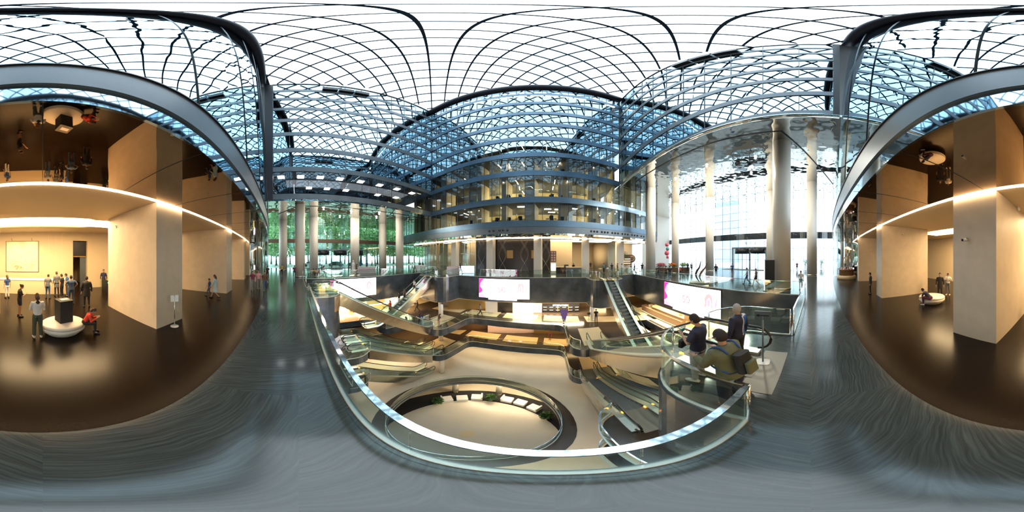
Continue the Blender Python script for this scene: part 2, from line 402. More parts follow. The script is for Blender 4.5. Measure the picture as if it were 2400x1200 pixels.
def fillet(P, r, closed=True, n=5):
    out = []; m = len(P)
    for i in range(m):
        if not closed and i in (0, m-1): out.append(tuple(P[i][:2])); continue
        a, p, b = Vector(P[i-1][:2]), Vector(P[i][:2]), Vector(P[(i+1) % m][:2])
        da, db = (a-p), (b-p); la, lb = da.length, db.length
        ang = da.angle(db) if la > 1e-6 and lb > 1e-6 else PI
        if ang > math.radians(165): out.append(tuple(p)); continue
        q = min(r, la*.45, lb*.45); s, e = p+da/la*q, p+db/lb*q
        for k in range(n+1):
            t = k/n; v = s*(1-t)**2+p*2*t*(1-t)+e*t*t; out.append(tuple(v))
    return out
land1 = [(1.75, .7), (1.75, 1.3)]+[(3.0-1.25*math.cos(a), 1.85+1.25*math.sin(a)) for a in [k*PI/18 for k in range(0, 8)]]+[(2.75, 3.1), (4.3, 3.1)]+[(4.3+1.3*math.sin(a), 1.8+1.3*math.cos(a)) for a in [k*PI/14 for k in range(1, 8)]]+[(5.6, .7)]
LA = 11
far_edge0 = [(4.3, 21.9), (2.5, 22.1), (0, 22.1), (-3, 21.9), (-6, 21.6), (-9, 21.2), (-12, 20.7), (-13.7, 20.5)]
lobeR = fillet([(8.9, 23.2), (8.7, 18.9), (4.5, 18.9), (4.3, 21.9)], 1.3, False)[:-1]
lobeL = fillet([(-13.7, 20.5), (-13.9, 16.8), (-19.0, 16.8), (-19.2, 21.5)], 1.3, False)[1:]
hole0 = [(-21, .55)]+mir(land1)+land1+[(12.1, .45), (12.4, 8), (12.4, 23.4)]+lobeR+far_edge0+lobeL+[(-21, 21.3)]
floor_outer = [(-41, -24), (36, -24), (36, 44), (-41, 44)]
mb = MB().prism(floor_outer, -0.35, 0, 0, [hole0])
struct('floor', mb, 'marble')
# dark polished lobby floor laid beside the marble
lf = [(u, v) for u, v in near_line(-1.55, 24, -24, 40)]+[(-24, -23.5), (24, -23.5)]
struct('floor', MB().prism(lf[::-1] if False else lf, 0.0, 0.006), 'lobby_floor')
# deep stone fascia around the main void
for q_ in (land1, mir(land1)): struct('trim_17', MB().ribbon([(x, y+.07) for x, y in q_], -1.2, -.01, .04), 'steel')
mb = MB(); mb.ribbon(hole0, -3.5, -0.001, 0.12, closed=True)
struct('trim_1', mb, 'fascia')
# pale stone kerb at the void edge
struct('trim_2', MB().ribbon(hole0, 0.0, 0.02, 0.16, closed=True), 'marble')

hole1 = [(-18.5, 3), (-15.2, 3), (-15.2, 5.3), (-11.3, 5.3), (-10.8, 4.3), (-10.8, 2.7), (-7.6, 2.7), (-7.6, .9), (1.3, .9), (1.3, 4.3), (1.5, 4.9), (2.0, 5.3), (5.3, 5.3),
         (5.3, 12.4), (2.2, 12.5), (1.5, 12.9), (1.2, 13.6), (1.0, 18.3), (-1.5, 18.6), (-4.75, 18.6), (-8, 18.4), (-10.4, 18), (-10.7, 13.6), (-11.0, 12.9), (-11.7, 12.5), (-14.8, 12.3), (-14.8, 8.6), (-18.5, 8.6)]
hole1 = fillet(hole1, 1.0)
sideh = [(9.2, 10.2), (10.6, 10.2), (10.6, 21), (9.2, 21)]
lower_outer = [(-30, -1), (22, -1), (22, 31), (-30, 31)]
for nm, zz, hs in (('floor', L1, [hole1, sideh]), ('floor', L2, [hole1])):
    struct(nm, MB().prism(lower_outer, zz-0.8, zz, 0, hs, mi_side=1), ['lower_floor_dark', 'fascia'])
# bottom hall floor with its round opening, and the lounge floor below
rc, rr = (-5.1, 9.4), 5.4
ring_in = arc(*rc, rr, 0, 352.5, 47)
struct('floor', MB().prism(lower_outer, L3-0.35, L3, 0, [ring_in], mi_side=1), ['cream_floor', 'grey_metal'])
ring_out = arc(*rc, rr+0.95, 0, 352.5, 47)
struct('trim_3', MB().prism(ring_out, L3, L3+0.012, 0, [ring_in]), 'lower_floor_dark')
struct('floor', MB().prism(lower_outer, L4-0.3, L4), 'cream_floor')
lc = (-5.2, 9.2)
struct('trim_4', MB().prism(arc(*lc, 7.8, 0, 352.5, 47), L4, L4+0.012, 0, [arc(*lc, 5.7, 0, 352.5, 47)]), 'black_fabric')
struct('trim_5', MB().prism(arc(-5.3, 8.9, 0.55, 0, 345, 23), L4, L4+0.02), 'lower_floor_cream')
# cream stone inlays on the shopping walkways
def inlays(zz, name):
    mb = MB()
    for k in range(-5, 4):
        a0, a1 = k*5.2-1.4, k*5.2+3.0
        p = [(a0, 19.6), (a1, 19.6), (a1, 21.6), (a0, 21.6)]
        if a0 > -20 and a1 < 15: mb.prism([(x, y-0.012*(x+4.75)**2+0.3) for x, y in p], zz, zz+0.008)
    for s in (1, -1):
        for k in range(5):
            x0 = -4.75+s*(7.2+0*k); x1 = x0+s*2.3
            if k < 1: mb.bb((min(x0, x1), 13.3, zz), (max(x0, x1), 17.2, zz+0.008))
    for k in range(4):
        mb.bb((11.6, 1.5+k*5, zz), (14.2, 5.6+k*5, zz+0.008)); mb.bb((-24.0, 3.5+k*5, zz), (-20.2, 7.6+k*5, zz+0.008))
    struct(name, mb, 'lower_floor_cream')
inlays(L1, 'trim_6'); inlays(L2, 'trim_7')
# lower walls: shop walls, luminous ceilings
for i, (z0, z1) in enumerate(((L1, -3.5), (L2, L1-0.8), (L3, L2-0.8), (L4, L3-0.35))):
    mb = MB()
    mb.bb((-30, 30.8, z0), (22, 31, z1+0.4)); mb.bb((-30, -1, z0), (-29.8, 31, z1+0.4)); mb.bb((21.8, -1, z0), (22, 31, z1+0.4)); mb.bb((-30, -1.0, z0), (22, -0.8, z1+0.4))
    struct('wall_lower', mb, 'plaster_cream')
# soffit under the main floor
ceil1 = [(-21.1, .4), (12.5, .3), (12.5, 23.5), (-21.1, 23.5)]
struct('ceiling', MB().prism(lower_outer, -3.6, -3.5, 0, [ceil1]), 'plaster_cream')
# infill ledges of that soffit up to the curved fascia at the far side
struct('ceiling', MB().prism([(-21.1, 21.2), (-19.2, 21.4), (-19.0, 18.4), (-18.6, 17.4), (-17.9, 16.8), (-15, 16.8), (-14.3, 17.3), (-13.9, 18.2), (-13.7, 20.4)]+far_edge0[::-1][1:]+[(4.45, 20.2), (4.9, 19.3), (5.6, 18.9), (7.6, 18.9), (8.3, 19.3), (8.7, 20.2), (8.9, 23.1), (12.5, 23.3), (12.5, 23.5), (-21.1, 23.5)][:], -3.6, -3.5), 'plaster_cream')

# ---------------------------------------------------------------- near block: lobby
# plaster ceiling with a sunken luminous coffer
lob = near_line(-4.45, -24, 24, 30)+[(24, -23.5), (-24, -23.5)]
def rrect(x0, y0, x1, y1, r, n=6):
    return arc(x1-r, y1-r, r, 0, 90, n)+arc(x0+r, y1-r, r, 90, 180, n)+arc(x0+r, y0+r, r, 180, 270, n)+arc(x1-r, y0+r, r, 270, 360, n)
cof = [rrect(-3.4, -11.9, 5.4, -8.9, 0.9), rrect(6.2, -12.2, 12.4, -9.6, 0.8), rrect(-16.0, -12.6, -9.6, -10.0, 0.8)]
struct('ceiling', MB().prism(lob, 5.15, 5.24, 0, cof), 'plaster_cream')
mb = MB()
for c in cof: mb.ribbon(c, 5.16, 5.62, 0.04, closed=True)
struct('trim_8', mb, 'plaster_cream')
for i, (x0, y0, x1, y1) in enumerate(((-3.0, -11.6, 5.0, -9.2), (6.5, -11.9, 12.1, -9.9), (-15.7, -12.3, -9.9, -10.3))):
    t = MB().prism(rrect(x0, y0, x1, y1, 0.6), 5.30, 5.34).build('ceiling_light_panel', 'coffer_glow')
    tag(t, ['large glowing coffer panel in the lobby ceiling above the reception desk', 'glowing coffer panel in the lobby ceiling behind the pier with the bullet camera',
            'glowing coffer panel in the lobby ceiling behind the two westmost lobby piers'][i], 'ceiling light')
    cov = MB()
    cov.prism(rrect(x0-0.4, y0-0.3, x1+0.4, y1+0.3, 0.85), 5.58, 5.62)
    struct('trim_9', cov, 'plaster_cream')
# polished bronze soffit between the piers and the marble, and the edge of the block above
struct('ceiling', MB().prism(near_line(-1.52, -24, 24, 40)+near_line(-4.5, 24, -24, 40), 5.15, 5.24), 'bronze_mirror')
mb = MB()
for k in range(-9, 10): mb.box((k*2.45, -3.0+cv(k*2.45), 5.147), (0.018, 2.9, 0.006))
struct('trim_10', mb, 'dark_metal')
struct('trim_11', MB().ribbon(near_line(-1.50, -24, 24, 60), 5.13, 5.62, 0.05), 'blue_mirror')
struct('trim_12', MB().ribbon(near_line(-1.46, -24, 24, 60), 5.62, 6.46, 0.08), 'grey_metal')
struct('trim_13', MB().ribbon(near_line(-1.44, -24, 24, 60), 6.46, 6.50, 0.12), 'dark_metal')
# light line along the pier heads
led = MB().ribbon(near_line(-4.46, -24, 24, 60), 5.11, 5.147, 0.04).build('led_light_line', 'led_strip')
tag(led, 'glowing warm white light line running across the heads of the lobby piers', 'light strip')
# glass curtain wall of the near block, leaning back slightly
mbg = MB(); mbm = MB()
pts = near_line(0, -22.0, 10.8, 20)
for i in range(20):
    (u0, v0), (u1, v1) = pts[i], pts[i+1]
    b0, t0, b1, t1 = v0-1.50, v0-2.60, v1-1.50, v1-2.60
    mbg.add([(u0, b0, 6.5), (u1, b1, 6.5), (u1, t1, ZT), (u0, t0, ZT), (u0, b0-.03, 6.5), (u1, b1-.03, 6.5), (u1, t1-.03, ZT), (u0, t0-.03, ZT)],
            [(0, 3, 2, 1), (4, 5, 6, 7)])
    if i % 2 == 0: mbm.tube([(u0, b0+.01, 6.5), (u0, t0+.01, ZT)], 0.018, 4)
struct('window_1', mbg, 'near_glass'); struct('trim_14', mbm, 'mullion')
struct('wall_near', MB().prism(near_line(-3.0, 12, -24, 20)+near_line(-3.3, -24, 12, 20), 6.3, ZT), 'office_dark')
struct('wall_near', MB().prism(near_line(-1.6, -24, 24, 20)+[(24, -23.5), (-24, -23.5)], 5.7, 6.3), 'office_dark')
# lobby back wall with the lift recess
mb = MB()
for x0, x1 in ((-24, -4.1), (-2.75, 24)): mb.bb((x0, -14.9, 0), (x1, -14.6, 5.3))
mb.bb((-4.1, -14.9, 4.4), (-2.75, -14.6, 5.3)); mb.bb((-4.4, -19, 0), (-4.1, -14.9, 5.3)); mb.bb((-2.75, -19, 0), (-2.5, -14.9, 5.3)); mb.bb((-4.4, -19.2, 0), (-2.5, -19, 5.3))
struct('wall_back', mb, 'plaster_cream')
struct('wall_back', MB().bb((-24, -23.6, 0), (24, -23.4, 5.2)), 'plaster_cream')
mb = MB(); 
for x in (-1.75, -1.2, -0.55): mb.bb((x, -14.6, 1.2), (x+.015, -14.59, 5.1))
struct('trim_15', mb, 'plaster_white')
struct('wall_east', MB().bb((24, -23.5, 0), (24.3, -6.5, 5.2)), 'plaster_cream')
struct('wall_west', MB().bb((-24.3, -23.5, 0), (-24, -7.5, 5.2)), 'plaster_cream')
# mirror-clad rounded ends of the near block
struct('wall_east', MB().prism(arc(27.5, -8.2, 4.0, 0, 352, 44), 0, 15.3, smooth=True), 'end_mirror')
struct('wall_west', MB().prism(arc(-28.5, -9.4, 4.0, 0, 352, 44), 0, 10.7, smooth=True), 'end_mirror')
# lobby piers
piers = [(-4.8, 'broad cream stone pier with a white post sign at its foot', 1.62, 4.0), (2.95, 'broad cream stone pier with a small bullet camera high on its face', 1.7, 3.3),
         (-12.3, 'broad cream stone pier behind the walking woman in pale blue', 1.5, 4.4), (10.8, 'broad cream stone pier beside the man bending on the round seat', 1.1, 3.95),
         (-20.1, 'broad cream stone pier at the far west end of the lobby front', 1.5, 4.3), (18.8, 'broad cream stone pier next to the round kiosk', 0.9, 3.5), ]
for u, lab, wd, dp in piers:
    v = -4.55+cv(u)
    o = MB().bb((-wd/2, -dp, 0), (wd/2, 0, 5.14)).build('stone_pier', 'pier_stone', None, (u, v, 0), math.atan(-(u-3)/115)); tag(o, lab, 'pier')

# ---------------------------------------------------------------- far block
BZ = [7.73, 11.4, 16.0, 19.7, 23.45, 27.2, 30.9, 34.7, 38.4]
for k, z in enumerate(BZ):
    mb = MB(); mb.ribbon(far_line(-24, 13.5, 0, 40), z-.46, z+.46, 0.16)
    struct('trim_20', mb, 'band_metal')
struct('trim_21', MB().ribbon(far_line(-32, 24, 0.05, 40), 6.30, 7.27, 0.14), 'grey_metal')
struct('trim_22', MB().ribbon(far_line(-32, -24, 0.0, 8), 7.27, 8.19, 0.16).ribbon(far_line(13.5, 24, 0.0, 8), 7.27, 8.19, 0.16), 'band_metal')
mbg = MB(); mbm = MB(); pl = far_line(-24, 13.5, 0.05, 30)
for z0, z1 in zip(BZ[:-1]+[38.4], BZ[1:]+[ZT+.2]):
    for (a, b) in zip(pl[:-1], pl[1:]):
        mbg.add([(*a, z0+.46), (*b, z0+.46), (*b, z1-.46), (*a, z1-.46)], [(0, 1, 2, 3)], 1 if z0 > 19 else 0)
for q in (far_line(-32, -24, 0.05, 6), far_line(13.5, 24, 0.05, 8)):
    for z0, z1 in (((7.73, 11.4),) if q[0][0] < 0 else ((7.73, 11.4), (11.4, 15.6))):
        for (a, b) in zip(q[:-1], q[1:]): mbg.add([(*a, z0+.46), (*b, z0+.46), (*b, z1-.2), (*a, z1-.2)], [(0, 1, 2, 3)])
    for p in q: mbm.box((p[0], p[1]-.02, 9.2 if p[0] < 0 else 11.6), (.06, .10, 2.8 if p[0] < 0 else 7.8))
for p in pl: mbm.box((p[0], p[1]-.02, 24.8), (.06, .10, 33.2))
struct('window_2', mbg, ['facade_glass', 'far_upper_glass']); struct('trim_23', mbm, 'mullion')
struct('trim_16', MB().ribbon(far_line(13.5, 24, 0, 8), 10.94, 11.86, .16), 'band_metal')
struct('floor', MB().prism(far_line(13.5, 24, 0.2, 8)+far_line(24, 13.5, 8, 8), 11.05, 11.7), 'office_ceiling')
struct('wall_far', MB().prism(far_line(13.5, 24, 5.8, 8)+far_line(24, 13.5, 6, 8), 7.7, 15.3).prism(far_line(-32, -24, 5.8, 8)+far_line(-24, -32, 6, 8), 7.7, 10.7), 'office_back')
# office floors behind that glass
for k, z in enumerate(BZ):
    struct('floor', MB().prism(far_line(-24, 13.5, 0.2, 20)+far_line(13.5, -24, 9.0, 20), z-.35, z+.3), 'office_ceiling')
mb = MB(); mb.prism(far_line(-24, 13.5, 7.8, 20)+far_line(13.5, -24, 8.0, 20), 8.0, 23.2)
struct('wall_far', mb, 'office_back')
struct('wall_far', MB().prism(far_line(-24, 13.5, 3.0, 20)+far_line(13.5, -24, 3.2, 20), 23.5, ZT), 'office_dark')
for l_, z_ in ((13.7, 7.8), (-24.3, 7.8)):
    x, y = far_pt(l_, 4.6); struct('wall_far', MB().box((x, y, (z_+ZT)/2), (.25, 8.8, ZT-z_), -FA*0+FA), 'office_back')
# dark core walls that break up the lit floors
for lat, wd in ((-21, 1.6), (-16.4, 1.4), (-9.6, 2.6), (-4.6, .8), (-.6, 1.6), (4.8, 2.2), (9.4, 1.6)):
    for z0, z1 in zip(BZ[:4], BZ[1:5]):
        x, y = far_pt(lat, 2.6); struct('wall_core', MB().box((x, y, (z0+z1)/2), (wd, 2.6, z1-z0-.6), FA), 'pier_stone')
# far ground storey: soffit, light line, piers and shop fronts
struct('ceiling', MB().prism(far_line(-32, 24, 0.1, 30)+far_line(24, -32, 3.5, 30), 6.0, 6.3), 'silver_mirror')
struct('ceiling', MB().prism(far_line(-32, 24, 3.4, 30)+far_line(24, -32, 16, 30), 5.95, 6.05), 'plaster_cream')
led2 = MB().ribbon(far_line(-30, 23, 3.35, 40), 5.90, 5.95, 0.05).build('led_light_line', 'led_strip')
tag(led2, 'glowing light line along the pier heads under the far curved facade', 'light strip')

# ---------------------------------------------------------------- side blocks
def side_block(u, sgn, zs, z_low, v0, v1, names, lit):
    """glazed wall facing the void at x = u; bands at zs"""
    mb = MB()
    for z in zs: mb.bb((u-.08, v0, z-.42), (u+.08, v1, z+.42))
    struct(names[0], mb, 'grey_metal' if u < 0 else 'grey_metal')
    mbg = MB(); n = 22; st = (v1-v0)/n
    zz = zs+[ZT+.4]
    for z0, z1 in zip(zz[:-1], zz[1:]):
        for k in range(n):
            r = random.Random(k*31+int(z0*10)); d = [(r.random()-.5)*0.012 for _ in range(2)]
            a, b = v0+k*st, v0+(k+1)*st
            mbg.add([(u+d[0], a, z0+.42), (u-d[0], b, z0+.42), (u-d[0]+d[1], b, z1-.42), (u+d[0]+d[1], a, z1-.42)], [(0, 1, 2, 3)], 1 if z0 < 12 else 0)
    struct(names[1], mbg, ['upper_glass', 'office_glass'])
    mm = MB()
    for k in range(0, n+1, 2): mm.box((u-sgn*.03, v0+k*st, (z_low+ZT)/2), (.06, .035, ZT-z_low))
    struct(names[2], mm, 'mullion')
    # floors and rear walls inside
    for z in zs: struct('floor', MB().bb((u+sgn*.15, v0, z-.3), (u+sgn*12, v1, z+.3)), 'office_ceiling')
side_block(UL, -1, [11.4, 16.0, 19.7, 23.45, 27.2, 30.9, 34.7, 38.4], 10.9, -3.8, 24.3, ('trim_24', 'window_3', 'trim_25'), 1)
side_block(UR, 1, [16.0, 19.7, 23.45, 27.2, 30.9, 34.7, 38.4], 15.6, -1.7, 25.6, ('trim_26', 'window_4', 'trim_27'), 0)
struct('wall_west', MB().bb((-29.2, -3.8, 16.3), (-29.0, 24.3, ZT)).bb((-32.2, -3.8, 11.7), (-32, 24.3, 15.8)).bb((UL-12, -4.0, 10.9), (UL, -3.8, ZT)), 'office_dark')
struct('wall_east', MB().bb((15.0, -1.7, 16.3), (15.2, 25.6, ZT)).bb((UR, -1.9, 15.6), (UR+12, -1.7, ZT)).bb((UR, 25.6, 15.9), (UR+12, 25.8, ZT)), 'office_dark')
struct('trim_28', MB().bb((UL-.6, -4.6, 10.9), (UL+.3, -3.5, ZT)).bb((UR-.25, -1.9, 15.6), (UR+.1, -1.5, ZT)), 'roof_beam')
# mirror soffits over the two column halls
struct('ceiling', MB().bb((-41, -9, 10.72), (UL+.2, 44, 10.95)), 'silver_mirror')
struct('ceiling', MB().bb((UR-.2, -9, 15.35), (34, 44, 15.6)), 'silver_mirror')
struct('trim_29', MB().tube([(12.0, 22, 15.33), (12.2, 8, 15.33), (12.6, 2.3, 15.33), (19.8, -.8, 15.33), (26, -3.6, 15.33)], .06, 4, sq=(.14, .05))
       .tube([(-23.5, 24, 10.7), (-24.3, 10, 10.7), (-24.4, 0, 10.7), (-29, -3.6, 10.7)], .06, 4, sq=(.14, .05)), 'dark_metal')
# rounded lower lip of the east block
struct('trim_30', MB().tube([(UR-.1, -1.9, 15.5), (UR-.25, 6, 15.5), (UR-.3, 14, 15.5), (UR, 25.6, 15.5)], .22, 12), 'silver_mirror')

# ---------------------------------------------------------------- glazed entrance walls
def entrance(u, v0, v1, zt, gm, names, step, hz, band, canopy_z, bandmat):
    mb = MB(); n = int((v1-v0)/step)
    mb.bb((u-.015, v0, 0), (u+.015, v1, zt)); struct(names[0], mb, gm)
    mm = MB()
    for k in range(n+1): mm.bb((u-.05, v0+k*step-.025, 0), (u+.05, v0+k*step+.025, zt))
    for z in hz: mm.bb((u-.04, v0, z-.03), (u+.04, v1, z+.03))
    struct(names[1], mm, 'mullion')
    struct(names[2], MB().bb((u+.1, v0, band[0]), (u+.5, v1, band[1])), bandmat)
entrance(34, -9, 44, 15.4, 'clear_glass', ('window_5', 'trim_31', 'trim_32'), 2.1, [2.2, 4.6, 9.6, 11.4, 13.2], (6.7, 8.1), 5.1, 'dark_metal')
entrance(-40.5, -11, 44, 10.8, 'green_glass', ('window_6', 'trim_33', 'trim_34'), 1.7, [1.7, 3.3, 5.0, 6.3, 8.8], (6.3, 7.2), 4.9, 'brown_wall')
# ends of the two halls
struct('wall_north', MB().bb((24, 40, 0), (34, 40.3, 15.4)).bb((-41, 40, 0), (-34, 40.3, 10.7)), 'plaster_white')

# ---------------------------------------------------------------- roof
def rz_(u, v):
    a = (u-(UL+UR)/2)/((UR-UL)/2); b = (v-11.5)/15.5
    return ZT+4.6*max(0, 1-a*a)*max(0, 1-b*b)**.5 if abs(a) < 1 and abs(b) < 1 else ZT
P_ = 3.2; RA = math.radians(3)
def inside(u, v): return UL-.01 <= u <= UR+.01 and -2.9+cv(u) <= v <= 27.2
mb = MB(); cR, sR = math.cos(RA), math.sin(RA)
for sg in (1, -1):
    for k in range(-18, 19):
        pts = []
        for i in range(-60, 61):
            t = i*1.1; a = k*P_/math.sqrt(2)*1.0
            x0, y0 = -2.2, 11.5
            d = (math.sqrt(.5), sg*math.sqrt(.5)); nrm = (-d[1], d[0])
            x, y = x0+d[0]*t+nrm[0]*a, y0+d[1]*t+nrm[1]*a
            x, y = x*cR+(y-11.5)*sR, 11.5+(y-11.5)*cR-x*sR
            if inside(x, y): pts.append((x, y, rz_(x, y)))
        if len(pts) > 1: mb.tube(pts, .1, 4, sq=(.21, .26))
struct('ceiling', mb, 'roof_steel')
mb = MB(); nx, ny = 16, 18
g = [(UL+(UR-UL)*i/nx, -3.4+(27.2+3.4)*j/ny) for j in range(ny+1) for i in range(nx+1)]
mb.add([(x, y, rz_(x, y)+.2) for x, y in g], [(j*(nx+1)+i, j*(nx+1)+i+1, (j+1)*(nx+1)+i+1, (j+1)*(nx+1)+i) for j in range(ny) for i in range(nx)])
struct('window_7', mb, 'roof_glass')
mb = MB()
mb.tube([(u, v-.25+0.0, ZT) for u, v in near_line(-2.0, UL, UR, 24)], .5, 10)
mb.tube([(*p, ZT+.2) for p in far_line(-24, 13.5, -.2, 30)], .8, 10)
mb.tube([(UL, -3.8, ZT), (UL, 24.5, ZT)], .12, 6); mb.tube([(UR, -1.8, ZT), (UR, 25.8, ZT)], .12, 6)
struct('trim_35', mb, 'roof_beam')
# parapet roofs around the glazed roof so that the sky only enters through it
struct('wall_roof', MB().prism([(-46, -26), (38, -26), (38, 46), (-46, 46)], ZT+.3, ZT+.6, 0, [[(UL, -3.9), (UR, -2.6), (UR, 27.2), (UL, 27.2)]]), 'office_dark')

# ---------------------------------------------------------------- outside
struct('ground', MB().bb((34.2, -60, -.3), (160, 110, -.05)).bb((-160, -60, -.3), (-41, 110, -.05)), 'plaza')
def tower(label, x, y, wx, wy, h, m, z0=-.05, floors=True):
    t = thing('tower_block', label, 'building', (x, y, 0))
    MB().bb((-wx/2, -wy/2, z0), (wx/2, wy/2, h)).build('tower_body', m, t)
    mb = MB(); n = int(h/7)
    for k in range(1, n):
        mb.bb((-wx/2-.1, -wy/2-.1, k*7-.25), (wx/2+.1, wy/2+.1, k*7+.25))
    mb.build('floor_bands', 'tower_white', t)
tower('pale glass skyscraper rising beyond the roof above the far facade', 2.5, 62, 19, 18, 215, 'tower_glass')
tower('pale office tower seen through the east entrance glass', 78, 40, 14, 14, 38, 'tower_glass')
tower('low pale building across the plaza behind the east doors', 110, -8, 18, 60, 9, 'tower_white')

# ---------------------------------------------------------------- round columns
def column(u, v, r, h, lab, z=0.0, m='column_white'):
    t = thing('round_column', lab, 'column', (u, v, z))
    MB().lathe([(r, 0.14), (r, h-.01)], n=32).build('shaft', m, t)
    MB().lathe([(r+.02, 0.002), (r+.02, 0.14), (r, .14)], n=32).build('base_ring', 'steel', t)
colsE = [(14.75, 2.65, .84, 'thickest white round column, standing at the void corner beside the black totem'), (15.7, 23.5, .84, 'white round column behind the top of the far right escalator'),
         (26.9, 19.2, .84, 'white round column behind the curved horn sculpture'), (28.9, 7.2, .84, 'white round column half hidden behind the thickest column'),
         (25.6, -.2, .80, 'slim white round column nearest the round kiosk'), (25.0, 27.4, .84, 'white round column rising behind the flower stall')]
for u, v, r, lab in colsE: column(u, v, r, 15.34, lab)
colsW = [(-23.6, .2, .72, 'greyer white round column nearest on the west side, by the slim poles'), (-35.4, -3.4, .9, 'white round column behind the dark clad standing person'),
         (-32.4, 3.0, .85, 'white round column behind the seated people in orange'), (-31.2, 11.2, .9, 'white round column beside the white draped figure'),
         (-33.9, 19.2, .9, 'white round column near the glass, left of the corner column'), (-27.2, 19.4, .8, 'white round column next to the glazed corner of the far block')]
for u, v, r, lab in colsW: column(u, v, r, 10.71, lab)
for u, v, z, h, lab in ((-13.6, 16.2, L1, 1.8, 'white round column on the first lower walkway by the left escalator foot'), (-16.6, 19.6, L1, 1.8, 'white round column on the first lower walkway under the left landing'),
                        (4.6, 19.6, L1, 1.8, 'white round column on the first lower walkway under the right landing'),
                        (-11.6, 14.0, L3, 2.9, 'white round column standing in the bottom hall under the left walkway corner'), (-13.6, 16.2, L2, 2.9, 'white round column on the second lower walkway')):
    column(u, v, .30, h, lab, z)
for u, v, lab in ((-10.4, 14.9, 'slim white column in the sunken lounge left of the armchairs'), (-5.9, 16.6, 'slim white column in the sunken lounge between the armchairs')):
    column(u, v, .35, 3.85, lab, L4)

# ---------------------------------------------------------------- glass balustrades
def rail(label, pts, z, h=1.05, cap='chrome', step=1.6, capw=.06, group=None, ends=(1, 1), name='glass_balustrade'):
    if len(pts) < 40 and z < 0: pts = fillet(pts, 1.0, False)
    t = thing(name, label, 'balustrade', (pts[0][0], pts[0][1], z), 0, group)
    o = Vector((pts[0][0], pts[0][1])); P = [Vector(p)-o for p in pts]
    # resample into panels
    seg = [0]
    for a, b in zip(P[:-1], P[1:]): seg.append(seg[-1]+(b-a).length)
    tot = seg[-1]; n = max(1, round(tot/step))
    def at(s):
        for i in range(len(P)-1):
            if s <= seg[i+1]+1e-6: 
                f = (s-seg[i])/max(1e-6, seg[i+1]-seg[i]); return P[i].lerp(P[i+1], max(0, min(1, f)))
        return P[-1]
    for k in range(n):
        s0, s1 = tot*k/n+.006, tot*(k+1)/n-.006
        q = [at(s0)]+[P[i] for i in range(len(P)) if s0+.02 < seg[i] < s1-.02]+[at(s1)]
        MB().ribbon([tuple(x) for x in q], .05, h-.02, .016).build('glass_panel', 'rail_glass', t)
    MB().ribbon([tuple(p) for p in P], .02, .07, .06).build('base_channel', 'comb_metal', t)
    if capw: MB().ribbon([tuple(p) for p in P], h-.03, h, capw).build('cap_rail', cap, t)
    for e, p in zip(ends, (P[0], P[-1])):
        if e: MB().tube([(p.x, p.y, .02), (p.x, p.y, h-.01)], .025, 8).build('end_post', 'chrome', t)
    return t
rail('curved glass balustrade with broad mirror-bright cap directly below the camera', [(-11.25, .66), (-8, .68), (-4, .70), (1.72, .72)], 0, 1.1, 'chrome', 1.28, .085, ends=(1, 0))
rail('tightly curved glass balustrade around the two men at the nearest escalator', land1[:LA], 0, 1.1, 'chrome', 1.4, .05)
rail('curved glass balustrade on the far side of the nearest escalator landing', land1[LA:], 0, 1.1, 'chrome', 1.7, .035)
rail('straight glass balustrade right of the nearest escalator landing', [(5.7, .60), (12.0, .40)], 0, 1.1, 'chrome', 1.6, .05)
rail('long glass balustrade above the right-hand video screen', [(12.2, .6), (12.5, 8), (12.5, 23.3)], 0, 1.1, 'chrome', 1.9, .03)
rail('glass balustrade right of the far right escalator head', [(12.3, 23.5)]+[(x-.05, y+.08) for x, y in lobeR if x > 7.5], 0, 1.1, 'chrome', 1.5, .03)
rail('long curved glass balustrade above the far video screen', [(x+.05, y+.08) for x, y in lobeR if x < 5.7]+[(x, y+.08) for x, y in far_edge0]+[(x-.05, y+.08) for x, y in lobeL if x > -15.3], 0, 1.1, 'chrome', 1.9, .03)
rail('glass balustrade left of the far left escalator head', [(x+.05, y+.08) for x, y in lobeL if x < -17.6]+[(-20.9, 21.4)], 0, 1.1, 'chrome', 1.6, .03)
rail('long glass balustrade above the left-hand video screen', [(-21.1, 21.2), (-21.1, .6)], 0, 1.1, 'chrome', 1.9, .03)
rail('glass balustrade left of the near left escalator landing', [(-20.9, .55), (-15.2, .68)], 0, 1.1, 'chrome', 1.6, .04)
rail('curved glass balustrade beside the near left escalator landing', mir(land1)[:len(land1)-LA], 0, 1.1, 'chrome', 1.6, .035)
rail('curved glass balustrade right of the near left escalator landing', mir(land1)[len(land1)-LA:], 0, 1.1, 'chrome', 1.6, .035)
lvl = {L1: 'first', L2: 'second'}
for zz in (L1, L2):
    nm = lvl[zz]
    rail('glass balustrade along the far edge of the %s lower walkway' % nm, [(2.0, 12.6), (1.5, 13.0), (1.25, 13.7), (1.05, 18.2), (-1.5, 18.65), (-4.75, 18.68), (-8, 18.45), (-10.45, 18.1), (-10.75, 13.7), (-11.0, 13.0), (-11.6, 12.6)], zz, 1.05, 'chrome', 2.2, .03)
    rail('glass balustrade round the near right landing of the %s lower floor' % nm, [(-7.5, .8), (1.2, .8), (1.2, 4.3), (1.4, 4.95), (1.95, 5.4)], zz, 1.05, 'chrome', 2.2, .04)
    rail('glass balustrade round the near left landing of the %s lower floor' % nm, [(-11.4, 5.35), (-10.7, 4.4), (-10.7, 2.6), (-7.6, 2.6)], zz, 1.05, 'chrome', 2.0, .03)
    rail('glass balustrade on the east side of the %s lower void' % nm, [(5.35, 5.4), (5.35, 12.2)], zz, 1.05, 'chrome', 2.0, .03)
    rail('glass balustrade on the west side of the %s lower void' % nm, [(-14.8, 8.8), (-14.9, 12.1)], zz, 1.05, 'chrome', 2.0, .03)
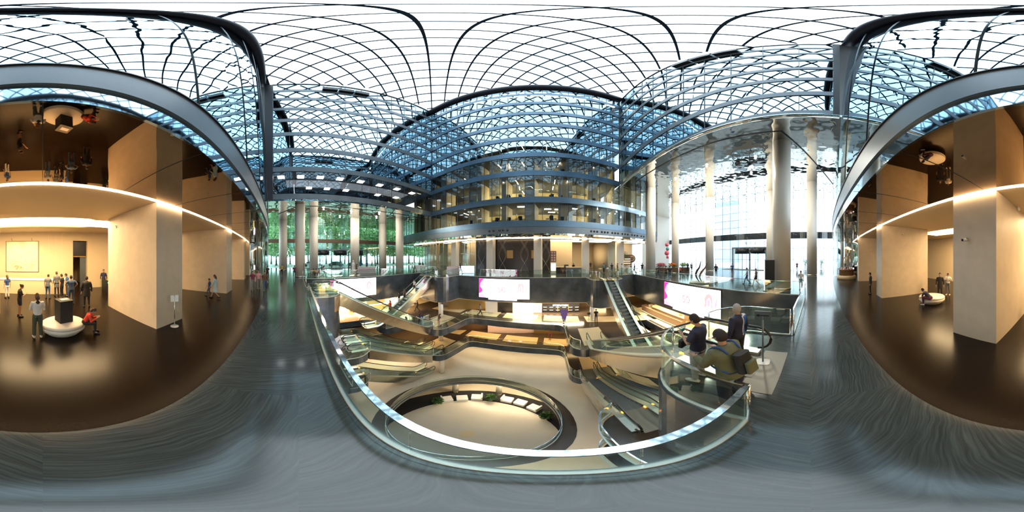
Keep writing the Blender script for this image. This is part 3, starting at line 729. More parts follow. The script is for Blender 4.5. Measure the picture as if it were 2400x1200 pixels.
rail('bronze-capped glass balustrade along the east opening of the first lower floor', [(9.1, 10.1), (10.7, 10.1), (10.7, 21)], L1, 1.05, 'gold_panel', 2.2, .06)
rail('round glass balustrade circling the opening in the bottom hall floor', arc(*rc, rr+.12, -20, 335, 56)+[arc(*rc, rr+.12, 340, 340, 1)[0]], L3, 1.05, 'chrome', 2.0, .03, ends=(0, 0))

# ---------------------------------------------------------------- escalators
def escalator(label, u, vt, vb, zt, zb, wid=1.0, truss='steel', deck='comb_metal', ext=2.05):
    L = abs(vb-vt); H = zt-zb; rz = 0 if vb > vt else PI
    t = thing('escalator', label, 'escalator', (u, vt, zt), rz, 'escalators linking the floors of the void')
    def pz(s):
        r = .5
        if s <= 0: return 0.0
        if s >= L: return -H
        return -H*s/L
    def path(a, b, n=26):
        out = []
        for i in range(n+1):
            s = a+(b-a)*i/n
            z = sum(pz(s+d*.18) for d in (-2, -1, 0, 1, 2))/5
            out.append((s, z))
        return out
    W = wid/2+.30
    # truss sides and belly
    pp = path(0.02, L-.02); n = len(pp)
    mb = MB()
    for sx in (-1, 1):
        xo, xi = sx*W, sx*(W-.05)
        vs = [(xo, s, z+.04) for s, z in pp]+[(xo, s, z-.95) for s, z in pp]+[(xi, s, z+.04) for s, z in pp]+[(xi, s, z-.95) for s, z in pp]
        fs = []
        for i in range(n-1): fs += [(i, i+1, n+i+1, n+i), (2*n+i, 3*n+i, 3*n+i+1, 2*n+i+1), (i, 2*n+i, 2*n+i+1, i+1), (n+i, n+i+1, 3*n+i+1, 3*n+i)]
        fs += [(0, n, 3*n, 2*n), (n-1, 3*n-1, 4*n-1, 2*n-1)]
        mb.add(vs, fs)
    vs = [(sx*W, s, z-.95+dz) for dz in (0, .05) for sx in (-1, 1) for s, z in pp]
    fs = []
    for i in range(n-1): fs += [(i, n+i, n+i+1, i+1), (2*n+i, 2*n+i+1, 3*n+i+1, 3*n+i)]
    mb.add(vs, fs); mb.build('truss', truss, t)
    for sx in (-1, 1):
        full = path(-ext+.3, L+1.6, 40)
        mb = MB(); m = len(full)
        x0, x1 = sx*(wid/2+.02), sx*W
        vs = [(x, s, z+dz) for x in (x0, x1) for dz in (.02, .12) for s, z in full]
        fs = []
        for i in range(m-1): fs += [(i, i+1, m+i+1, m+i), (m+i, m+i+1, 3*m+i+1, 3*m+i), (2*m+i, 3*m+i, 3*m+i+1, 2*m+i+1)]
        fs += [(0, m, 3*m, 2*m), (m-1, 3*m-1, 4*m-1, 2*m-1)][:1]
        mb.add(vs, fs); mb.build('deck', deck, t)
        xg = sx*(wid/2+.16)
        mb = MB(); g = path(-ext+.35, L+1.55, 40)
        vs = [(xg+dx, s, z+dz) for dx in (-.006, .006) for dz in (.12, .90) for s, z in g]; m = len(g)
        fs = []
        for i in range(m-1): fs += [(i, m+i, m+i+1, i+1), (2*m+i, 2*m+i+1, 3*m+i+1, 3*m+i), (m+i, 3*m+i, 3*m+i+1, m+i+1)]
        mb.add(vs, fs); mb.build('glass_panel', 'rail_glass', t)
        hr = [(xg, s, z+.95) for s, z in g]
        a0 = [(xg, g[0][0]-.36*math.sin(a), g[0][1]+.59+.36*math.cos(a)) for a in [PI*k/8 for k in range(9)]][::-1]
        a1 = [(xg, g[-1][0]+.36*math.sin(a), g[-1][1]+.59+.36*math.cos(a)) for a in [PI*k/8 for k in range(9)]]
        MB().tube(a0[:-1]+hr+a1[1:], .04, 8).build('handrail', 'rubber', t); hrl = t.children[-1] if False else [c_ for c_ in t.children if c_.name.startswith('handrail') and 'guide' not in c_.name][-1]
        MB().tube([(p[0], p[1], p[2]-.05) for p in a0[2:-1]+hr+a1[1:-2]], .018, 6).build('handrail_guide', 'chrome', hrl)
    N_ = int(L/.405); st = None
    for k in range(N_):
        s = .1+k*(L-.2)/N_; z = -H*(s+.2)/L
        if st is None:
            q = MB().box((0, .2, -.02), (wid, .40, .04)); q.box((0, .39, -.02-H/N_/2), (wid, .03, H/N_+.02)); 
            for j in range(9): q.box((-wid/2+wid*(j+.5)/9, .2, .004), (.04, .38, .008))
            st = q.build('step', 'step_metal', t); st.location = (0, s, z)
        else:
            c = st.copy(); C.objects.link(c); c.parent = t; c.location = (0, s, z)
    cps = [MB().bb((-wid/2, -ext+.1, .008), (wid/2, .05, .022)).build('comb_plate', 'landing_plate', t)]
    cps.append(MB().bb((-wid/2, L-.05, -H+.008), (wid/2, L+1.7, -H+.022)).build('comb_plate', 'landing_plate', t))
    for s, z in ((.0, 0), (L-.05, -H)):
        for sx in (-1, 1): 
            a = MB().bb((sx*(wid/2-.03)-.03, s-.06, z+.025), (sx*(wid/2-.03)+.03, s+.06, z+.07)).build('comb_light', 'amber_light', cps[0] if s < 1 else cps[1]); a['label'] = 'glowing amber comb light'
    return t
escalator('nearest escalator, descending from the landing with the three men', 3.52, 3.1, 12.5, 0, L1)
escalator('near left escalator with a broad steel underside seen from the side', -13.02, 3.1, 12.5, 0, L1, truss='steel')
escalator('far right escalator with bright skirts, climbing to the cafe corner', 6.6, 18.9, 10.5, 0, L1, deck='comb_metal')
escalator('far left escalator carrying several riders', -16.45, 16.8, 8.6, 0, L1)
escalator('right-hand escalator below the nearest one, running between the lower walkways', 4.45, 5.3, 12.4, L1, L2, ext=1.7)
escalator('left-hand escalator below the nearest one, running between the lower walkways', 2.80, 5.3, 12.4, L1, L2, ext=1.7)
escalator('inner escalator of the lower pair on the left, with curving glass sides', -12.3, 5.3, 12.4, L1, L2, ext=1.7)
escalator('outer escalator of the lower pair on the left, by the west walkway', -13.95, 5.3, 12.4, L1, L2, ext=1.7)
escalator('lowest escalator on the right, reaching the bottom hall', 3.6, 5.3, 11.9, L2, L3, ext=1.7)
escalator('lowest escalator on the left, reaching the bottom hall', -13.1, 5.3, 11.9, L2, L3, ext=1.7)
# pale landing plate before the nearest escalator
struct('trim_36', MB().bb((2.55, .62, .004), (4.4, 1.25, .012)), 'landing_plate')

# ---------------------------------------------------------------- video screens
def screen(label, loc, rz, wd, ht, face=1.0, sub=True):
    t = thing('video_screen', label, 'screen', loc, rz, 'video walls around the void')
    MB().bb((-wd/2-.06, .0, -ht-.06), (wd/2+.06, .10, .06)).build('frame', 'dark_metal', t)
    MB().bb((-wd/2, -.03, -ht), (wd/2, 0, 0)).build('display', 'screen_white', t)
    def blob(name, m, pts, y=-.034):
        mb = MB(); n = len(pts); P = [(-wd/2+x*wd, y, -ht+z*ht) for x, z in pts]
        mb.add(P+[(p[0], y+.003, p[2]) for p in P], [tuple(range(n)), tuple(range(n, 2*n))[::-1]]+[(i, n+i, n+(i+1) % n, (i+1) % n) for i in range(n)])
        return mb.build(name, m, t)
    blob('pink_petals', 'screen_pink', [(0, .2), (.03, .24), (.075, .33), (.08, .42), (.05, .52), (.025, .6), (.03, .75), (.06, .88), (.12, 1), (0, 1)])
    blob('rose_petals', 'screen_rose', [(0, 0), (.16, 0), (.12, .1), (.07, .22), (.03, .2), (0, .2)], -.0345)
    blob('rose_petals', 'screen_rose', [(.03, .6), (.09, .62), (.11, .72), (.08, .86), (.06, .88), (.03, .75)], -.0345)
    a = text_obj('number_text', '50', ht*.42, 'screen_red', t, Matrix.Translation((-wd*.04, -.036, -ht*.55)) @ Matrix.Rotation(PI/2, 4, 'X'), .001)
    for x in (.19, .235): blob('logo_mark', 'screen_grey', [(x, .80), (x+.02, .80), (x+.02, .83), (x+.008, .84), (x+.012, .92), (x, .92)])
    blob('portrait_hair', 'screen_skin', [(.76, .35), (.78, .5), (.77, .66), (.80, .80), (.84, .84), (.88, .78), (.89, .62), (.885, .45), (.90, .35), (.87, .36), (.865, .6), (.84, .70), (.81, .6), (.80, .36)])
    blob('portrait_face', 'screen_rose', [(.81, .42), (.83, .36), (.85, .42), (.86, .58), (.84, .68), (.815, .58)], -.0335)
    blob('raised_hand', 'screen_rose', [(.92, .5), (.94, .7), (.96, .72), (.95, .5), (.93, .3)])
    if sub:
        MB().bb((-wd*.30, -.03, -ht-.24), (wd*.26, .02, -ht-.07)).build('caption_bar', 'screen_white', t)
    return t
screen('left-hand video screen with pink petals and the number 50, below the west balustrade', (-20.85, 7.4, -.12), PI/2, 6.6, 2.5)
screen('right-hand video screen with pink edge and the number 50, above the east shops', (12.25, 11.45, -.12), -PI/2, 7.8, 2.8)
screen('far video screen glaring white with a pink left edge', (-6.9, 21.22, -.22), math.radians(6.5), 7.1, 2.75)
screen('video screen on the near fascia, seen as a mirror image in the far glass', (-8.6, .78, -.12), PI, 5.8, 2.4, sub=False)

# ---------------------------------------------------------------- office lights of the far facade
def flat(px): return 26*math.tan(math.radians((px-1255)*.15))
tubes = {23.45: [(1103, 1.2), (1125, 1.6), (1176, 1), (1226, 1), (1280, 1), (1310, 1), (1333, 1), (1411, 1.4)],
         19.7: [(1078, 3.5), (1098, 3), (1122, 2.6), (1173, 1), (1173, 4), (1195, 1.2), (1227, 1), (1280, 1), (1280, 4), (1308, 1), (1334, 2.2), (1386, 1), (1386, 3.5)],
         16.0: [(1098, 3.2), (1108, 2.2), (1118, 1.2), (1176, 3.6), (1185, 1), (1213, .8), (1215, 3.4), (1222, 5.6), (1298, .8), (1298, 3.4), (1326, .8), (1324, 3.4), (1390, 2), (1402, 4)],
         11.4: [(1090, 1.2), (1098, 2.2), (1108, 1.0), (1112, 3.4), (1120, 2.2), (1124, 4.4), (1128, 1.0), (1132, 3)]}
tl0 = None
for zc, lst in tubes.items():
    for px, off in lst:
        x, y = far_pt(flat(px), off+.9)
        if tl0 is None:
            tl0 = empty('office_tube_light'); MB().bb((-.05, -.75, -.05), (.05, .75, 0)).build('tube', 'office_tube', tl0); MB().bb((-.07, -.78, 0), (.07, .78, .04)).build('housing', 'dark_metal', tl0); o = tl0
            for y_ in (-.6, .6): MB().bb((-.008, y_-.008, .04), (.008, y_+.008, .41)).build('hanger', 'dark_metal', tl0)
        else: o = copy_tree(tl0)
        o.location = (x, y, zc-.75); o.rotation_euler = (0, 0, -FA+random.uniform(-.25, .1))
        tag(o, {23.45: 'slim tube light hanging on the top lit office floor of the far facade', 19.7: 'slim tube light hanging on the second lit office floor from the top', 16.0: 'slim tube light hanging on the amber lit office floor of the far facade',
                11.4: 'slim tube light in the rows on the lowest office floor, left part'}[zc], 'tube light', 'office tube lights at z %d' % int(zc))
        o['group'] = {23.45: 'tubes on the top lit office floor', 19.7: 'tubes on the upper office floor', 16.0: 'tubes on the amber office floor', 11.4: 'tubes on the lowest office floor'}[zc]
pl0 = None
for px, off, zc, sx in [(1183, 1.5, 11.4, 1.6), (1222, 1.5, 11.4, 1.3), (1285, 3, 11.4, .7), (1297, 5, 11.4, .7), (1310, 3, 11.4, .7), (1322, 5, 11.4, .7), (1345, 2, 11.4, .8), (1400, 3, 11.4, .8), (1440, 2, 11.4, 1), (1040, 1.5, 11.4, 1), (1030, 2.5, 16.0, 1.4)]:
    x, y = far_pt(flat(px), off+.9)
    o = MB().bb((-.6, -.25, -.04), (.6, .25, 0)).build('office_panel_light', 'office_panel', None, (x, y, zc-.35), -FA) if pl0 is None else pl0.copy()
    if pl0 is not None: C.objects.link(o); o.location = (x, y, zc-.35)
    pl0 = pl0 or o
    tag(o, 'flat ceiling panel light in the lower office floors of the far facade', 'panel light', 'office panel lights of the far facade')
# desks, plants and partitions glimpsed in the offices
dk0 = None
for zc in BZ[:4]:
    for px in (1108, 1168, 1194, 1220, 1290, 1316, 1388):
        x, y = far_pt(flat(px), 1.5+random.random()*.8)
        if dk0 is None:
            dk0 = empty('office_desk'); MB().bb((-.8, -.4, .70), (.8, .4, .74)).bb((-.78, -.38, 0), (-.74, .38, .7)).bb((.74, -.38, 0), (.78, .38, .7)).build('desk_top', 'white_plastic', dk0)
            MB().bb((-.3, .05, .85), (.3, .08, 1.2)).bb((-.05, .06, .74), (.05, .1, .86)).build('monitor', 'black_plastic', dk0)
            MB().rbox((0, -.75, .62), (.5, .12, .9), .05).rbox((0, -.6, .45), (.48, .45, .08), .06).tube([(0, -.6, .4), (0, -.6, .02)], .04, 6).build('chair', 'black_fabric', dk0); o = dk0
        else: o = copy_tree(dk0)
        o.location = (x, y, zc+.31); o.rotation_euler = (0, 0, -FA+random.uniform(-.2, .2))
        tag(o, 'office desk with dark monitor behind the far facade glass', 'desk', 'office desks behind the far facade')
# square lights on the dark office floor of the west block
wl = None
for i, (a, b) in enumerate([(-2.6, 2.0), (0.3, 2.0), (3.2, 2.0), (6.2, 2.0), (9.6, 2.0), (13, 2.0), (16.5, 2.0), (20, 2), (1.8, 6.5), (5, 6.5), (8.5, 6.5), (15, 6.5), (19, 6)]):
    if wl is None: wl = MB().bb((-.5, -.5, -.05), (.5, .5, 0)).build('office_square_light', 'office_panel'); o = wl
    else: o = wl.copy(); C.objects.link(o)
    o.location = (UL-b, a, 15.68)
    tag(o, 'square ceiling light on the dark office floor above the west columns', 'ceiling light', 'square lights of the west office floor')
# downlights in the mirrored soffits
sp = None
for i, (u, v) in enumerate(DOWN):
    z = 15.34 if u > 0 else 10.71
    if sp is None:
        sp = empty('soffit_downlight'); MB().lathe([(.12, -.03), (.12, 0)], n=12).build('lens', 'spot_glow', sp); MB().lathe([(.17, -.02), (.17, 0)], n=16).build('rim', 'chrome', sp); o = sp
    else: o = copy_tree(sp)
    o.location = (u, v, z)
    tag(o, 'bright round downlight in the high mirrored soffit of the east hall' if u > 0 else 'small round downlight in the mirrored soffit of the west hall', 'downlight', 'east soffit downlights' if u > 0 else 'west soffit downlights')
# row of lamps under the rim of the far roof arch
rl = None
for k, px in enumerate((1130, 1162, 1190, 1222, 1258, 1290, 1322, 1352, 1420)):
    x, y = far_pt(flat(px)*.97, .06)
    if rl is None: rl = MB().bb((-.9, -.08, -.12), (.9, .08, 0)).build('rim_light', 'office_tube'); o = rl
    else: o = rl.copy(); C.objects.link(o)
    o.location = (x, y, 37.93); o.rotation_euler = (0, 0, -FA)
    tag(o, 'linear lamp in the row under the rim of the far roof arch', 'linear lamp', 'lamps under the far roof arch')

# ---------------------------------------------------------------- plan position from bearing (0.15 degree steps) and distance on the ground
def B(b, d): a = math.radians((b-1300)*.15); return d*math.sin(a), d*math.cos(a)
def face(b): return -math.radians((b-1300)*.15)          # rotation whose local -Y side faces the camera
def FP(b, off): return far_pt(27.5*math.tan(math.radians((b-1255)*.15)), off)

# far storey: piers, dark patterned wall, shopfronts, cafe
for b, wd, lab in ((1057, 1.3, 'cream pier under the far facade between two glazed shopfronts'), (1148, 1.25, 'cream pier under the far facade left of the dark patterned wall'),
                   (1259, 1.25, 'cream pier under the far facade right of the dark patterned wall'), (1369.5, 1.25, 'cream pier under the far facade right of the coffee bar'), (1455, 1.5, 'cream pier under the far facade left of the restaurant wall')):
    x, y = FP(b, 3.4); o = MB().bb((-wd/2, 0, 0), (wd/2, 1.1, 5.93)).build('stone_pier', 'column_white', None, (x, y, 0), FA); tag(o, lab, 'pier')
p0, p1 = FP(1110, 4.6), FP(1290, 4.6)
dw = thing('patterned_wall', 'dark glossy wall with looping golden line pattern under the far facade', 'wall panel', ((p0[0]+p1[0])/2, (p0[1]+p1[1])/2, 0), math.atan2(p1[1]-p0[1], p1[0]-p0[0]))
Ld = math.dist(p0, p1)
MB().bb((-Ld/2, 0, 0), (Ld/2, .3, 5.93)).build('panel', 'dark_wall', dw)
for c in (-.42, -.12, .17, .44):
    mb = MB(); x0 = c*Ld
    for s_ in (-1, 1):
        for ph in (0, .35, .7):
            mb.tube([(x0+s_*(.55+.25*ph)*math.cos(PI*(z-.4)/2.75*(1-.25*ph)+ph*.5), -.02, z) for z in [.1+.19*k for k in range(31)]], .012, 4)
    mb.build('golden_loops', 'thin_gold', dw)
for c in (-.26, -.02, .30):
    MB().bb((c*Ld-.55, -.04, 2.6), (c*Ld+.55, -.01, 4.0)).build('warm_lit_spot', 'gold_panel', dw)  # flat gold panels, warm pools of light put in as colour
struct('wall_far', MB().prism(far_line(-32, 24, 15, 20)+far_line(24, -32, 15.3, 20), 0, 6.0), 'plaster_cream')
# shopfronts left of the dark wall
def shopfront(lab, b0, b1, off, doors=1):
    q0, q1 = FP(b0, off), FP(b1, off); Lq = math.dist(q0, q1)
    t = thing('glazed_shopfront', lab, 'shopfront', ((q0[0]+q1[0])/2, (q0[1]+q1[1])/2, 0), math.atan2(q1[1]-q0[1], q1[0]-q0[0]))
    MB().bb((-Lq/2, -.01, 0.05), (Lq/2, .01, 5.8)).build('glass_pane', 'clear_glass', t)
    mb = MB(); n = max(2, int(Lq/1.1))
    for k in range(n+1): mb.bb((-Lq/2+Lq*k/n-.04, -.06, 0), (-Lq/2+Lq*k/n+.04, .06, 5.9))
    mb.bb((-Lq/2, -.05, 3.4), (Lq/2, .05, 3.5)); mb.build('bronze_frame', 'thin_gold', t)
    for x_ in (-.45, .42): MB().bb((x_, -.09, 1.0), (x_+.03, -.06, 1.6)).build('door_handle', 'chrome', t)
    MB().bb((-Lq/2+.1, 2.6, 0), (Lq/2*.2, 2.9, 5.8)).build('display_wall', 'plaster_cream', t)
shopfront('glazed shopfront with bronze frames, left of the second far pier', 1067, 1110, 4.4)
shopfront('glazed shopfront with tall doors, centre of the row left of the far piers', 1010, 1048, 4.4)
shopfront('glazed shopfront at the left end of the far row', 958, 1002, 4.4)
# coffee bar
x, y = B(1303, 29.2)
k = thing('coffee_counter', 'white coffee bar counter under the far facade with dark front', 'counter', (x, y, 0), face(1303))
MB().bb((-.6, -.4, 0), (1.5, .4, 1.0)).build('counter_body', 'dark_wall', k); MB().bb((-.65, -.45, 1.0), (1.55, .45, 1.06)).build('counter_top', 'white_plastic', k)
x, y = B(1297, 28.3)
k = thing('pastry_display_case', 'lit white pastry display case at the left end of the coffee bar', 'display case', (x, y, 0), face(1298))
MB().bb((-.45, -.35, 0), (.45, .35, 1.9)).build('case_body', 'white_plastic', k); MB().bb((-.38, -.38, .5), (.38, -.35, 1.7)).build('case_window', 'shop_glow', k)
for z in (.8, 1.1, 1.4): MB().bb((-.38, -.40, z), (.38, -.37, z+.03)).build('shelf', 'chrome', k)
x, y = B(1294, 29.6)
k = thing('menu_board', 'tall brown menu board with small pictures beside the coffee bar', 'menu board', (x, y, 0), face(1294)); MB().bb((-.75, 0, 1.9), (.75, .08, 3.9)).bb((-.04, .02, 0), (.04, .06, 1.9)).build('board', 'wood', k)
for i in range(4):
    for j in range(3): MB().bb((-.6+.45*j, -.02, 2.1+.45*i), (-.3+.45*j, 0, 2.4+.45*i)).build('menu_picture', 'pink_print', k)
x, y = B(1327, 28.9)
k = thing('coffee_machine', 'steel coffee machine with cups on the coffee bar back counter', 'coffee machine', (x, y, 1.0), face(1325))
MB().rbox((0, 0, .28), (.9, .5, .44), .08).build('machine_body', 'chrome', k); MB().bb((-.4, -.33, .0), (.4, .25, .06)).build('drip_tray', 'dark_metal', k)
for j in (-.25, .05, .3): MB().lathe([(.03, .5), (.04, .58)], (j, 0, 0), 8).build('cup', 'white_plastic', k)
k2 = MB().bb((-1.0, -.4, 0), (.9, .4, 1.0)).build('back_counter', 'brown_wall', None, (x, y, 0), face(1325)); tag(k2, 'dark brown back counter carrying the coffee machine', 'counter')
x, y = B(1345, 27.6)
k = thing('service_desk', 'stone fronted service desk right of the coffee machine', 'desk', (x, y, 0), face(1345)); MB().bb((-1.3, -.4, 0), (1.3, .4, 1.05)).build('desk_body', 'grey_metal', k); MB().bb((-1.35, -.45, 1.05), (1.35, .45, 1.12)).build('desk_top', 'plaster_cream', k)
struct('wall_far', MB().prism([FP(1290, 8), FP(1352, 8), FP(1352, 8.3), FP(1290, 8.3)], 0, 5.95), 'plaster_cream')
column(*B(1408, 40), 1.9, 5.9, 'broad glowing cream round column in the bright passage behind the right escalator head', 0, 'plaster_cream')
for b, off, wx, wy, lab in ((1322, 6.0, 6, .8, 'long glowing ceiling slot above the coffee bar'), (1410, 6.5, 6, 3.4, 'large glowing ceiling ring above the bright passage'), (1490, 6.0, 5, .5, 'glowing ceiling slot above the restaurant wall'),
                            (1085, 6.0, 3.5, .9, 'glowing ceiling panel inside the left glazed shopfront'), (1030, 6.0, 3.5, .9, 'glowing ceiling panel inside the centre glazed shopfront')):
    x, y = FP(b, off); o = MB().prism(rrect(-wx/2, -wy/2, wx/2, wy/2, min(wx, wy)*.3), -.04, 0).build('ceiling_light_panel', 'shop_glow', None, (x, y, 5.94), FA); tag(o, lab, 'ceiling light')
# restaurant wall with shelves, tree and round sign
q0, q1 = FP(1466, 7.0), FP(1512, 7.0)
struct('wall_far', MB().prism([q0, q1, (q1[0], q1[1]+.3), (q0[0], q0[1]+.3)], 0, 5.95), 'plaster_cream')
x, y = FP(1489, 6.6)
k = thing('wall_shelving', 'dark wall shelving with lit bottles beside the small tree', 'shelving', (x, y, 0), FA); MB().bb((-1.3, 0, 1.0), (1.3, .3, 3.3)).build('shelf_back', 'brown_wall', k)
for z in (1.3, 1.8, 2.3): MB().bb((-1.2, -.12, z), (1.2, 0, z+.05)).build('shelf', 'shop_glow', k)
x, y = FP(1506, 6.4)
k = thing('round_sign', 'round dark brown sign with pale emblem on the restaurant wall', 'sign', (x, y, 2.4), FA)
o = MB().lathe([(.0, 0), (.95, 0), (.95, .1), (0, .1)], n=24).build('sign_disc', 'wood', k); o.rotation_euler = (PI/2, 0, 0)
MB().tube([(.55*math.cos(q), -.12, .55*math.sin(q)) for q in [i*PI/10 for i in range(20)]], .05, 6, closed=True).build('emblem_ring', 'column_white', k)

def leaves(mb, c, r, n, s, squash=1.0, seed=1):
    R = random.Random(seed)
    for i in range(n):
        d = Vector((R.gauss(0, 1), R.gauss(0, 1), R.gauss(0, 1))).normalized()*r*(R.random()**.4)
        p = Vector(c)+Vector((d.x, d.y, d.z*squash)); a = Vector((R.gauss(0, 1), R.gauss(0, 1), R.gauss(0, 1))).normalized()*s; b = a.cross(Vector((R.random(), R.random(), R.random()))).normalized()*s*.45
        mb.add([p-a*.5, p+b*.5, p+a*.5, p-b*.5], [(0, 1, 2, 3)])
x, y = FP(1474, 5.0)
k = thing('potted_tree', 'small pale potted tree before the restaurant shelving', 'tree', (x, y, 0)); mb = MB(); leaves(mb, (0, 0, 2.9), 1.1, 260, .22, 1, 5); mb.build('foliage', 'leaf', k)
MB().tube([(0, 0, .4), (.05, 0, 1.4), (0, .05, 2.6)], .05, 6).build('trunk', 'tree_trunk', k); MB().lathe([(.28, 0), (.36, .5)], n=16).build('pot', 'white_plastic', k)
# seats and tables of the restaurant
tb = None
for b, d, lab in ((1470, 29.5, 'small round restaurant table nearest the last far pier'), (1480, 31, 'small round restaurant table in front of the lit shelves'), (1491, 29.5, 'small round restaurant table nearest the big white column'), (1500, 32, 'small round restaurant table below the round sign')):
    if tb is None:
        tb = empty('restaurant_table'); MB().lathe([(.38, .72), (.38, .75)], n=18).build('table_top', 'wood', tb); MB().lathe([(.04, .03), (.04, .72)], n=8).build('table_leg', 'dark_metal', tb); MB().lathe([(.25, 0), (.22, .03)], n=14).build('table_base', 'dark_metal', tb); o = tb
    else: o = copy_tree(tb)
    o.location = (*B(b, d), 0); tag(o, lab, 'table', 'restaurant tables')
# promotional stands on the main floor
def stand(lab, b, d, wx, h, m, rz=0, txt=None):
    k = thing('display_stand', lab, 'display stand', (*B(b, d), 0), face(b)+rz)
    MB().rbox((0, 0, h/2+.03), (wx, .5, h-.06), .1).build('printed_panel', m, k); MB().bb((-wx/2-.05, -.3, 0), (wx/2+.05, .3, .05)).build('base', 'white_plastic', k)
    return k
stand('pale pink printed promotional stand before the west columns', 857, 29, 3.4, 1.05, 'pink_print')
stand('white and pink promotional counter left of the dark patterned wall', 1062, 28.2, 2.2, 1.15, 'pink_print')
stand('lit white promotional counter in front of the left shopfront', 1094, 28.6, 2.6, 1.25, 'screen_dim')
stand('white reception counter at the left end of the far shopfronts', 985, 34, 2.4, 1.1, 'white_plastic')
k = thing('information_totem', 'tall black totem with glowing white edge beside the thickest column', 'totem', (*B(1804, 13.9), 0), face(1804))
MB().rbox((0, 0, 1.35), (.85, .32, 2.62), .04).build('totem_body', 'black_plastic', k); MB().bb((-.47, -.17, .06), (-.42, .17, 2.64)).build('glowing_edge', 'screen_white', k); MB().bb((-.55, -.3, 0), (.5, .3, .05)).build('totem_base', 'dark_metal', k)
# horn sculpture
k = thing('horn_sculpture', 'dark sculpture of two crossing curved horns on a pale square plinth', 'sculpture', (*B(1640, 17.9), 0), face(1640))
MB().bb((-1.1, -.7, 0), (1.1, .7, .16)).build('plinth', 'pier_stone', k)
def smooth_path(P, n=5):
    out = []
    for i in range(len(P)-1):
        p0, p1, p2, p3 = [Vector(P[max(0, min(len(P)-1, i+j))]) for j in (-1, 0, 1, 2)]
        for k_ in range(n):
            t = k_/n; out.append(.5*((2*p1)+(p2-p0)*t+(2*p0-5*p1+4*p2-p3)*t*t+(3*p1-p0-3*p2+p3)*t**3))
    return out+[Vector(P[-1])]
for m_, y_, P_h in (('dark_metal', -.1, [(-.05, .16), (-.32, .6), (-.42, 1.0), (-.28, 1.4), (-.02, 1.8), (.12, 2.5)]), ('wood', .1, [(.2, .16), (.02, .55), (.05, .95), (.30, 1.35), (.62, 1.75), (.85, 2.3)])):
    pts = smooth_path([(x_, y_, z_) for x_, z_ in P_h]); n_ = len(pts)
    MB().tube(pts, [.03+.085*math.sin(PI*min(1, q/(n_-1)*1.02)) if q < n_-1 else .008 for q in range(n_)], 8).build('horn', m_, k)
MB().tube([(.2+.42*math.cos(a), 0, .95+.42*math.sin(a)) for a in [k_*PI/6 for k_ in range(9)]], .03, 6).build('ring_loop', 'wood', k)
# balloons and flower stall in the north-east corner of the hall
k = thing('balloon_column', 'column of red and green balloons above the flower stall', 'balloons', (*B(1563, 27.5), 0))
for i, (z, m_, s_) in enumerate(((4.9, 'pink_plastic', .32), (4.2, 'teal_plastic', .3), (3.5, 'pink_plastic', .42), (2.8, 'pink_plastic', .25))): MB().ball((0.15*(i % 2), 0, z), s_, 14).build('balloon', m_, k)
MB().tube([(0, 0, 0), (.02, 0, 4.8)], .02, 6).build('pole', 'white_plastic', k)
for i, (b, d, lab) in enumerate(((1549, 30.5, 'flower stall table crowded with red blooms under the balloons'), (1577, 31, 'flower stall table with orange blooms in front of the rear column'), (1604, 31.5, 'flower stall table with green plants at its right end'))):
    k = thing('flower_stall', lab, 'flower stall', (*B(b, d), 0), face(b)); MB().bb((-1.0, -.5, 0), (1.0, .5, .8)).build('stall_body', 'brown_wall', k)
    mb = MB(); leaves(mb, (0, 0, 1.15), .95, 200, .22, .35, 20+i); mb.build('foliage', 'leaf', k)
    mb = MB(); leaves(mb, (0, -.1, 1.4), .95, 260, .26, .35, 30+i); mb.build('blooms', ('pink_plastic', 'orange_paint', 'tree_leaf')[i], k)
# barrier ropes, small pillars
for i, (b, d, lab) in enumerate(((712, 22.0, 'slim dark pole beside the greyer west column, left one'), (716, 22.4, 'slim dark pole beside the greyer west column, right one'))):
    o = MB().lathe([(.12, 0), (.12, .02), (.03, .04), (.03, 2.0)], n=10).build('slim_pole', 'dark_metal', None, (*B(b, d), 0)); tag(o, lab, 'pole')
# white draped figure
k = thing('draped_figure', 'tall white draped statue on a low base before the west entrance', 'statue', (*B(828, 27.5), 0)); MB().lathe([(.36, .1), (.33, .6), (.22, 1.3), (.26, 1.7), (.1, 1.95)], n=20).build('drapery', 'white_plastic', k); MB().ball((0, 0, 2.1), .14, 12).build('head', 'white_plastic', k); MB().lathe([(.5, 0), (.5, .1)], n=20).build('base', 'white_plastic', k)
# entrance portals with revolving door drums
def portal(lab, u, v0, v1, h, sgn, txt, tz, tv):
    t = thing('entrance_portal', lab, 'entrance', (u, (v0+v1)/2, 0)); L_ = (v1-v0)/2
    MB().bb((-.5, -L_, h-.3), (.5, L_, h)).bb((-.4, -L_-.15, 0), (.4, -L_+.1, h)).bb((-.4, L_-.1, 0), (.4, L_+.15, h)).build('portal_frame', 'grey_metal', t)
    for c in (-.62, 0, .62):
        MB().lathe([(1.7, h-1.5), (1.7, h-.3)], (0, c*L_, 0), 24).build('drum_header', 'dark_metal', t)
        mb = MB()
        for k_ in range(4): a = k_*PI/2+.4; mb.box((.8*math.cos(a), c*L_+.8*math.sin(a), (h-1.5)/2), (1.6, .05, h-1.55), a)
        mb.build('door_wings', 'clear_glass', t); MB().lathe([(.06, 0), (.06, h-1.5)], (0, c*L_, 0), 8).build('door_axis', 'dark_metal', t)
    for c in (-.31, .31): MB().bb((-.15, c*L_-.15, 0), (.15, c*L_+.15, h-.3)).build('portal_post', 'grey_metal', t)
    # the sign faces outside, so it reads reversed from within
    for i_, ch_ in enumerate(txt.split()): text_obj('sign_letter', ch_, .95, 'mullion', t, Matrix.Translation((sgn*1.0, tv+sgn*(i_-2)*1.15, tz)) @ Matrix.Rotation(sgn*PI/2, 4, 'Z') @ Matrix.Rotation(PI/2, 4, 'X'), .02)
